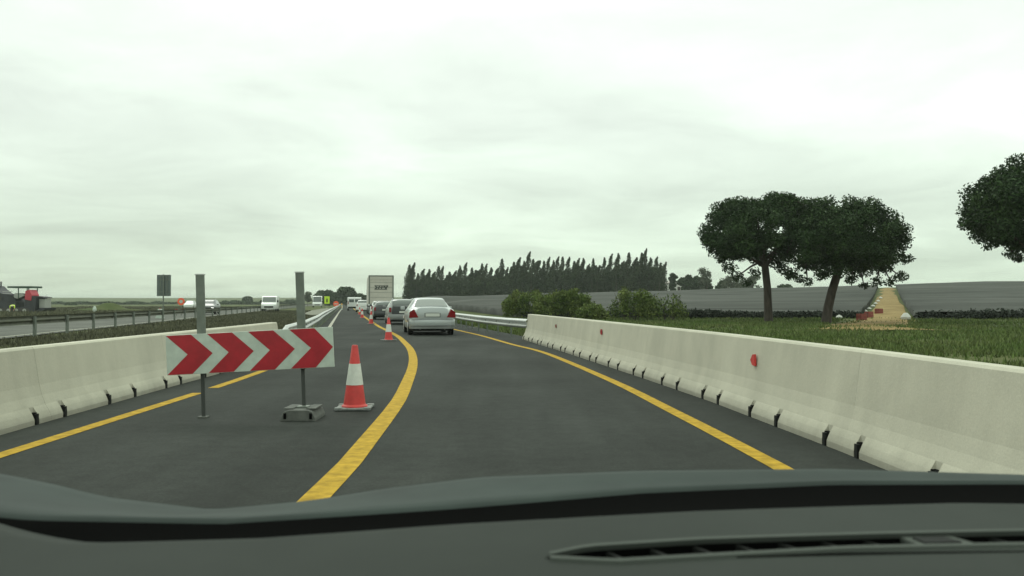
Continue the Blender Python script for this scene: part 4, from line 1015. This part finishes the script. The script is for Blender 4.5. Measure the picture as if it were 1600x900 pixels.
# ---------------------------------------------------------------- grass
def grass(name, label, n, region, hmin, hmax, m):
    P = []
    while len(P) < n:
        k = n; pts = region(k); P += [p for p in pts]
    P = np.array(P[:n]); h = RNG.uniform(hmin, hmax, n); a = RNG.uniform(0, 2 * np.pi, n); wd = RNG.uniform(.008, .02, n) * (1 + P[:, 1] / 18)
    dx, dy = np.cos(a) * wd, np.sin(a) * wd; lx, ly = RNG.normal(0, .3, n) * h, RNG.normal(0, .3, n) * h
    V = np.stack([np.stack([P[:, 0] - dx, P[:, 1] - dy, P[:, 2] - .01], 1), np.stack([P[:, 0] + dx, P[:, 1] + dy, P[:, 2] - .01], 1), np.stack([P[:, 0] + lx, P[:, 1] + ly, P[:, 2] + h], 1)], 1).reshape(-1, 3)
    o = np_mesh(name, V, 3, m); tag(o, label, 'grass', kind='stuff'); return o
trk_ = lambda y: float(np.interp(y, [40, 60, 160, 215], [17.8, 27.2, 72.3, 97]))
def reg_right(k):
    out_ = []
    for _ in range(k):
        y = 4 + 58 * random.random()**1.2; x0 = max(right_edge(y), 0 if False else right_edge(y)) + .15; x = x0 + (random.random()**1.3) * (y * .72 + 6 - x0)
        if x < x0 or (44 < y and abs(x - trk_(y) + 1.0) < 2.3 and random.random() < .88): continue
        cl = noise.noise(Vector((x * .25, y * .25, 2)))
        if random.random() < .55 + cl: out_.append((x, y, hz(x, y)))
    return out_
grass('grass', 'green grass verge behind the right concrete barrier', 110000, reg_right, .05, .19, A['grass'])
def reg_med(k):
    out_ = []
    for _ in range(k):
        y = 6 + 120 * random.random()**1.5; u = random.uniform(-10.9, -1.9); x = U(u, y)
        if y < 21 and x > -6.0 or 79 < y < 171 and u > -5.2: continue
        out_.append((x, y, hz(x, y)))
    return out_
grass('grass', 'dull olive grass on the strip between the left barrier and the far guardrail', 70000, reg_med, .05, .22, A['dry_grass'])
def reg_far(k):
    out_ = []
    for _ in range(k):
        y = 40 + 150 * random.random(); u = random.uniform(-60, -23); out_.append((U(u, y), y, hz(U(u, y), y)))
    return out_
grass('grass', 'olive rough grass beyond the far carriageway', 40000, reg_far, .1, .4, A['dry_grass'])

# ---------------------------------------------------------------- the car the picture is taken from
own = empty('camera_car', 'dashboard, defroster vent and scuttle of the car the view is taken from', 'car', (0, 0, 0))
DZ = 1.02
def edge_y(x): return float(np.interp(x, [-1.1, -.7, -.56, -.43, -.25, -.05, .2, .5, .8, 1.0], [.80, .875, .895, .853, .868, .915, .955, .985, .97, .93]))
def dash_z(x, y):
    e = edge_y(x); z = DZ - .012 * sm(e - .05, e, y) + .004 * math.sin(x * 3) + .018 * math.exp(-((x + .62) / .10)**2) * sm(.5, .8, y)
    z -= .05 * sm(.62, .35, y) + .05 * sm(-.42, -.75, x) * sm(.83, .65, y)
    return z
xsd = list(np.linspace(-1.05, .98, 120)); V = []; F = []; ny = 40
# surface with the vent opening left out
def in_vent(x, y):
    if x < .03 or x > .62: return False
    lo = np.interp(x, [.03, .09, .2, .31, .48, .62], [.749, .736, .752, .768, .777, .779]); hi = np.interp(x, [.03, .07, .18, .35, .5, .62], [.751, .776, .795, .808, .817, .820])
    return lo, hi
xsd = sorted(set([round(v, 4) for v in xsd] + [.03, .62]))
for i, x in enumerate(xsd):
    e = edge_y(x); lohi = in_vent(x, 0)
    if lohi: lo, hi = lohi
    else:
        m_ = .75 if x <= .03 else .80; lo = hi = m_
    for j in range(ny // 2 + 1): y = .32 + (lo - .32) * j / (ny // 2); V.append((x, y, dash_z(x, y)))
    for j in range(ny // 2 + 1): y = hi + (e - hi) * j / (ny // 2); V.append((x, y, dash_z(x, y)))
    V.append((x, e + .004, dash_z(x, e) - .10))
k = ny + 3
for i in range(len(xsd) - 1):
    for j in range(k - 1):
        if j == ny // 2:
            xm = (xsd[i] + xsd[i + 1]) / 2
            if .03 < xm < .62: continue
        F.append((i * k + j, (i + 1) * k + j, (i + 1) * k + j + 1, i * k + j + 1))
raw('dashboard', V, F, A['dash'], own, smooth=True)
vent = MB(); xv = list(np.linspace(.034, .615, 40)); Vv = []; Fv = []
for x in xv:
    lo, hi = in_vent(x, 0); z = dash_z(x, (lo + hi) / 2)
    Vv += [(x, lo - .003, z - .018), (x, hi + .003, z - .018)]
for i in range(len(xv) - 1): Fv.append((2 * i, 2 * i + 2, 2 * i + 3, 2 * i + 1))
vent_o = raw('defroster_vent', Vv, Fv, A['dark_gap'], own)
# raised rim round the vent
rim_pts = [(x, in_vent(x, 0)[0]) for x in xv] + [(x, in_vent(x, 0)[1]) for x in xv[::-1]]
RV = []; RF = []
for (x, y) in rim_pts:
    c = Vector((.33, .78)); nrm = Vector((0, -1 if y < np.interp(x, [.03, .62], [.75, .80]) else 1)); z = dash_z(x, y)
    for (o, dz) in ((-.0005, -.002), (-.001, .003), (.006, .003), (.008, -.001)): RV.append((x, y + nrm.y * o, z + dz))
nr = len(rim_pts)
for i in range(nr):
    a, b = i * 4, ((i + 1) % nr) * 4
    for q in range(3): RF.append((a + q, b + q, b + q + 1, a + q + 1))
raw('vent_rim', RV, RF, A['dash_trim'], vent_o)
WV = [(x, y, dash_z(x, y) - d) for (x, y) in rim_pts for d in (.0015, .022)]
raw('vent_wall', WV, [(2 * i, 2 * ((i + 1) % nr), 2 * ((i + 1) % nr) + 1, 2 * i + 1) for i in range(nr)], A['dark_gap'], vent_o)  # walls coloured black so the vent recess reads as shaded
for i, x in enumerate(np.arange(.10, .61, .042)):
    if .40 < x < .46: continue
    lo, hi = in_vent(x, 0); z = dash_z(x, .78) - .004
    sl = MB(); sl.add([(x - .002 + .012, lo, z), (x + .002 + .012, lo, z), (x + .002 - .012, hi, z), (x - .002 - .012, hi, z), (x - .002 + .012, lo, z - .012), (x + .002 + .012, lo, z - .012), (x + .002 - .012, hi, z - .012), (x - .002 - .012, hi, z - .012)],
        [(0, 1, 2, 3), (7, 6, 5, 4), (0, 4, 5, 1), (1, 5, 6, 2), (2, 6, 7, 3), (3, 7, 4, 0)]).build('slat', A['black'], vent_o)
for f_ in (.36, .70):
    mb = MB(); q = [(x, in_vent(x, 0)) for x in xv[3:]]
    mb.tube([(x, l + (h - l) * f_, dash_z(x, .78) - .007) for x, (l, h) in q], .0013, 5).build('long_bar', A['black'], vent_o)
mb = MB(); mb.prism([(.385, .765), (.445, .772), (.425, .818), (.375, .812)], DZ - .004, DZ + .003, 'z').build('centre_tab', A['dash_trim'], vent_o, bev=.002)
mb = MB(); mb.prism([(.388, .784), (.424, .788), (.416, .806), (.384, .802)], DZ + .0031, DZ + .0045, 'z').build('tab_recess', A['black'], vent_o)
mb = MB(); mb.tube([(.20, .745, dash_z(.2, .745) + .0005), (.30, .751, dash_z(.3, .751) + .0005), (.47, .757, dash_z(.47, .757) + .0005)], [.0008, .0016, .0006], 6).build('trim_gap', A['dark_gap'], own)
# scuttle panel and bonnet edge beyond the dash, a dark gap between
def top_y(px): return float(np.interp(px, [-300, 0, 80, 160, 330, 480, 600, 750, 1000, 1300, 1600, 1900], [705, 741, 757, 777, 797, 783, 764, 746, 736, 733, 742, 752]))
V = []; F = []; xc = np.linspace(-1.25, 1.25, 90)
def scz(x): 
    px = 800 + 1300 * x / 1.25; return EYE - (top_y(px) - 472) * 1.25 / 1300
BV = []
for x in xc:
    zt = scz(x); e = edge_y(x); px = 800 + 1300 * x / 1.15
    yb = float(np.interp(px, [-200, 0, 160, 400, 700, 1000, 1300, 1600, 1900], [775, 790, 806, 812, 790, 765, 752, 751, 758])); Yb = float(np.interp(px, [-200, 0, 200, 700, 1000, 1900], [1.0, 1.0, .98, 1.08, 1.15, 1.17]))
    zb = EYE - (yb - 472) * Yb / 1300
    BV += [(x, e + .006, DZ - .085), (x, e + .05, zb - .05), (x, Yb - .02, zb - .02), (x, Yb - .001, zb - .004)]
    prof = [(Yb, zb - .006), (Yb + .006, zb), (Yb + (1.24 - Yb) * .35, zb + (zt - zb) * .30 - .003), (Yb + (1.24 - Yb) * .7, zb + (zt - zb) * .68 - .002), (1.24, zt), (1.262, zt - .001), (1.28, zt - .012), (1.29, zt - .04)]
    V += [(x, y, z) for y, z in prof]
k = 8
for i in range(len(xc) - 1):
    for j in range(k - 1): F.append((i * k + j, (i + 1) * k + j, (i + 1) * k + j + 1, i * k + j + 1))
raw('scuttle_panel', V, F, A['cowl'], own, smooth=True)
raw('black_surround', BV, [(i * 4 + j, (i + 1) * 4 + j, (i + 1) * 4 + j + 1, i * 4 + j + 1) for i in range(len(xc) - 1) for j in range(3)], A['dark_gap'], own, smooth=True)
V = []; F = []
for x in xc:
    zt = scz(x)
    for (y, dz) in ((1.295, -.03), (1.31, -.014), (1.45, -.055), (1.7, -.12), (2.0, -.20), (2.2, -.30), (2.28, -.5)): V.append((x * (1 - .06 * max(0, y - 1.5)), y, min(zt, .985) - .035 + dz))
k = 7
for i in range(len(xc) - 1):
    for j in range(k - 1): F.append((i * k + j, (i + 1) * k + j, (i + 1) * k + j + 1, i * k + j + 1))
raw('bonnet', V, F, A['bonnet'], own, smooth=True)
mb = MB(); mb.tube([(-1.1, edge_y(-1.1) + .012, DZ - .03)] + [(x, edge_y(x) + .012, dash_z(x, edge_y(x)) - .02) for x in np.linspace(-1.0, .97, 40)], .008, 6).build('windscreen_seal', A['dark_gap'], own)

def plate(name, pts, th, m):
    # closed slab between a polyline of (left, right) pairs
    V = []
    for (a, b) in pts: V += [a, b, (a[0], a[1], a[2] + th), (b[0], b[1], b[2] + th)]
    F = []
    for i in range(len(pts) - 1):
        p, q = i * 4, i * 4 + 4; F += [(p, q, q + 1, p + 1), (p + 2, p + 3, q + 3, q + 2), (p, p + 2, q + 2, q), (p + 1, q + 1, q + 3, p + 3)]
    F += [(0, 1, 3, 2), tuple(len(V) - 4 + k for k in (0, 2, 3, 1))]
    return raw(name, V, F, m, own, smooth=False)
plate('roof', [((-.66, .42, 1.44), (.60, .42, 1.44)), ((-.70, .0, 1.50), (.64, .0, 1.50)), ((-.70, -.8, 1.53), (.64, -.8, 1.53)), ((-.68, -1.6, 1.47), (.62, -1.6, 1.47))], .03, A['bonnet'])  # roof out of view, added to shade the dashboard from above
for sd, (x0, x1) in ((-1, (-.67, -.93)), (1, (.61, .87))):  # unseen pillars and doors, added with the roof to shade the dashboard
    MB().tube([(x0, .42, 1.455), ((x0 + x1) / 2, .78, 1.25), (x1, 1.12, 1.02)], [.035, .035, .04], 8).build('windscreen_pillar', A['bonnet'], own, smooth=True)
    MB().box((x1 + sd * .02, .1, .72), (.07, 2.1, .55)).build('door', A['bonnet'], own, bev=.03)
    MB().tube([(x0 + sd * .04, -.35, 1.49), (x1, -.4, 1.0)], .04, 8).build('door_pillar', A['bonnet'], own)
    MB().box((x1 - .02 * sd, 1.45, .45), (.06, 1.5, .42)).build('wing', A['bonnet'], own, bev=.03)

# ---------------------------------------------------------------- haze over the plain
HAZE = .00032
mb = MB(); mb.box((0, 2500, 11), (7600, 5400, 26))
hz_o = mb.build('haze', A['ground']); hz_o.data.materials.clear()
hm = bpy.data.materials.new('haze'); hm.use_nodes = True; hm.node_tree.nodes.clear()
o_ = hm.node_tree.nodes.new('ShaderNodeOutputMaterial'); v_ = hm.node_tree.nodes.new('ShaderNodeVolumePrincipled')
v_.inputs['Density'].default_value = HAZE; v_.inputs['Color'].default_value = (.86, .92, .85, 1)
hm.node_tree.links.new(v_.outputs[0], o_.inputs['Volume']); hz_o.data.materials.append(hm)
tag(hz_o, 'thin pale haze over the plain', 'haze', kind='stuff')
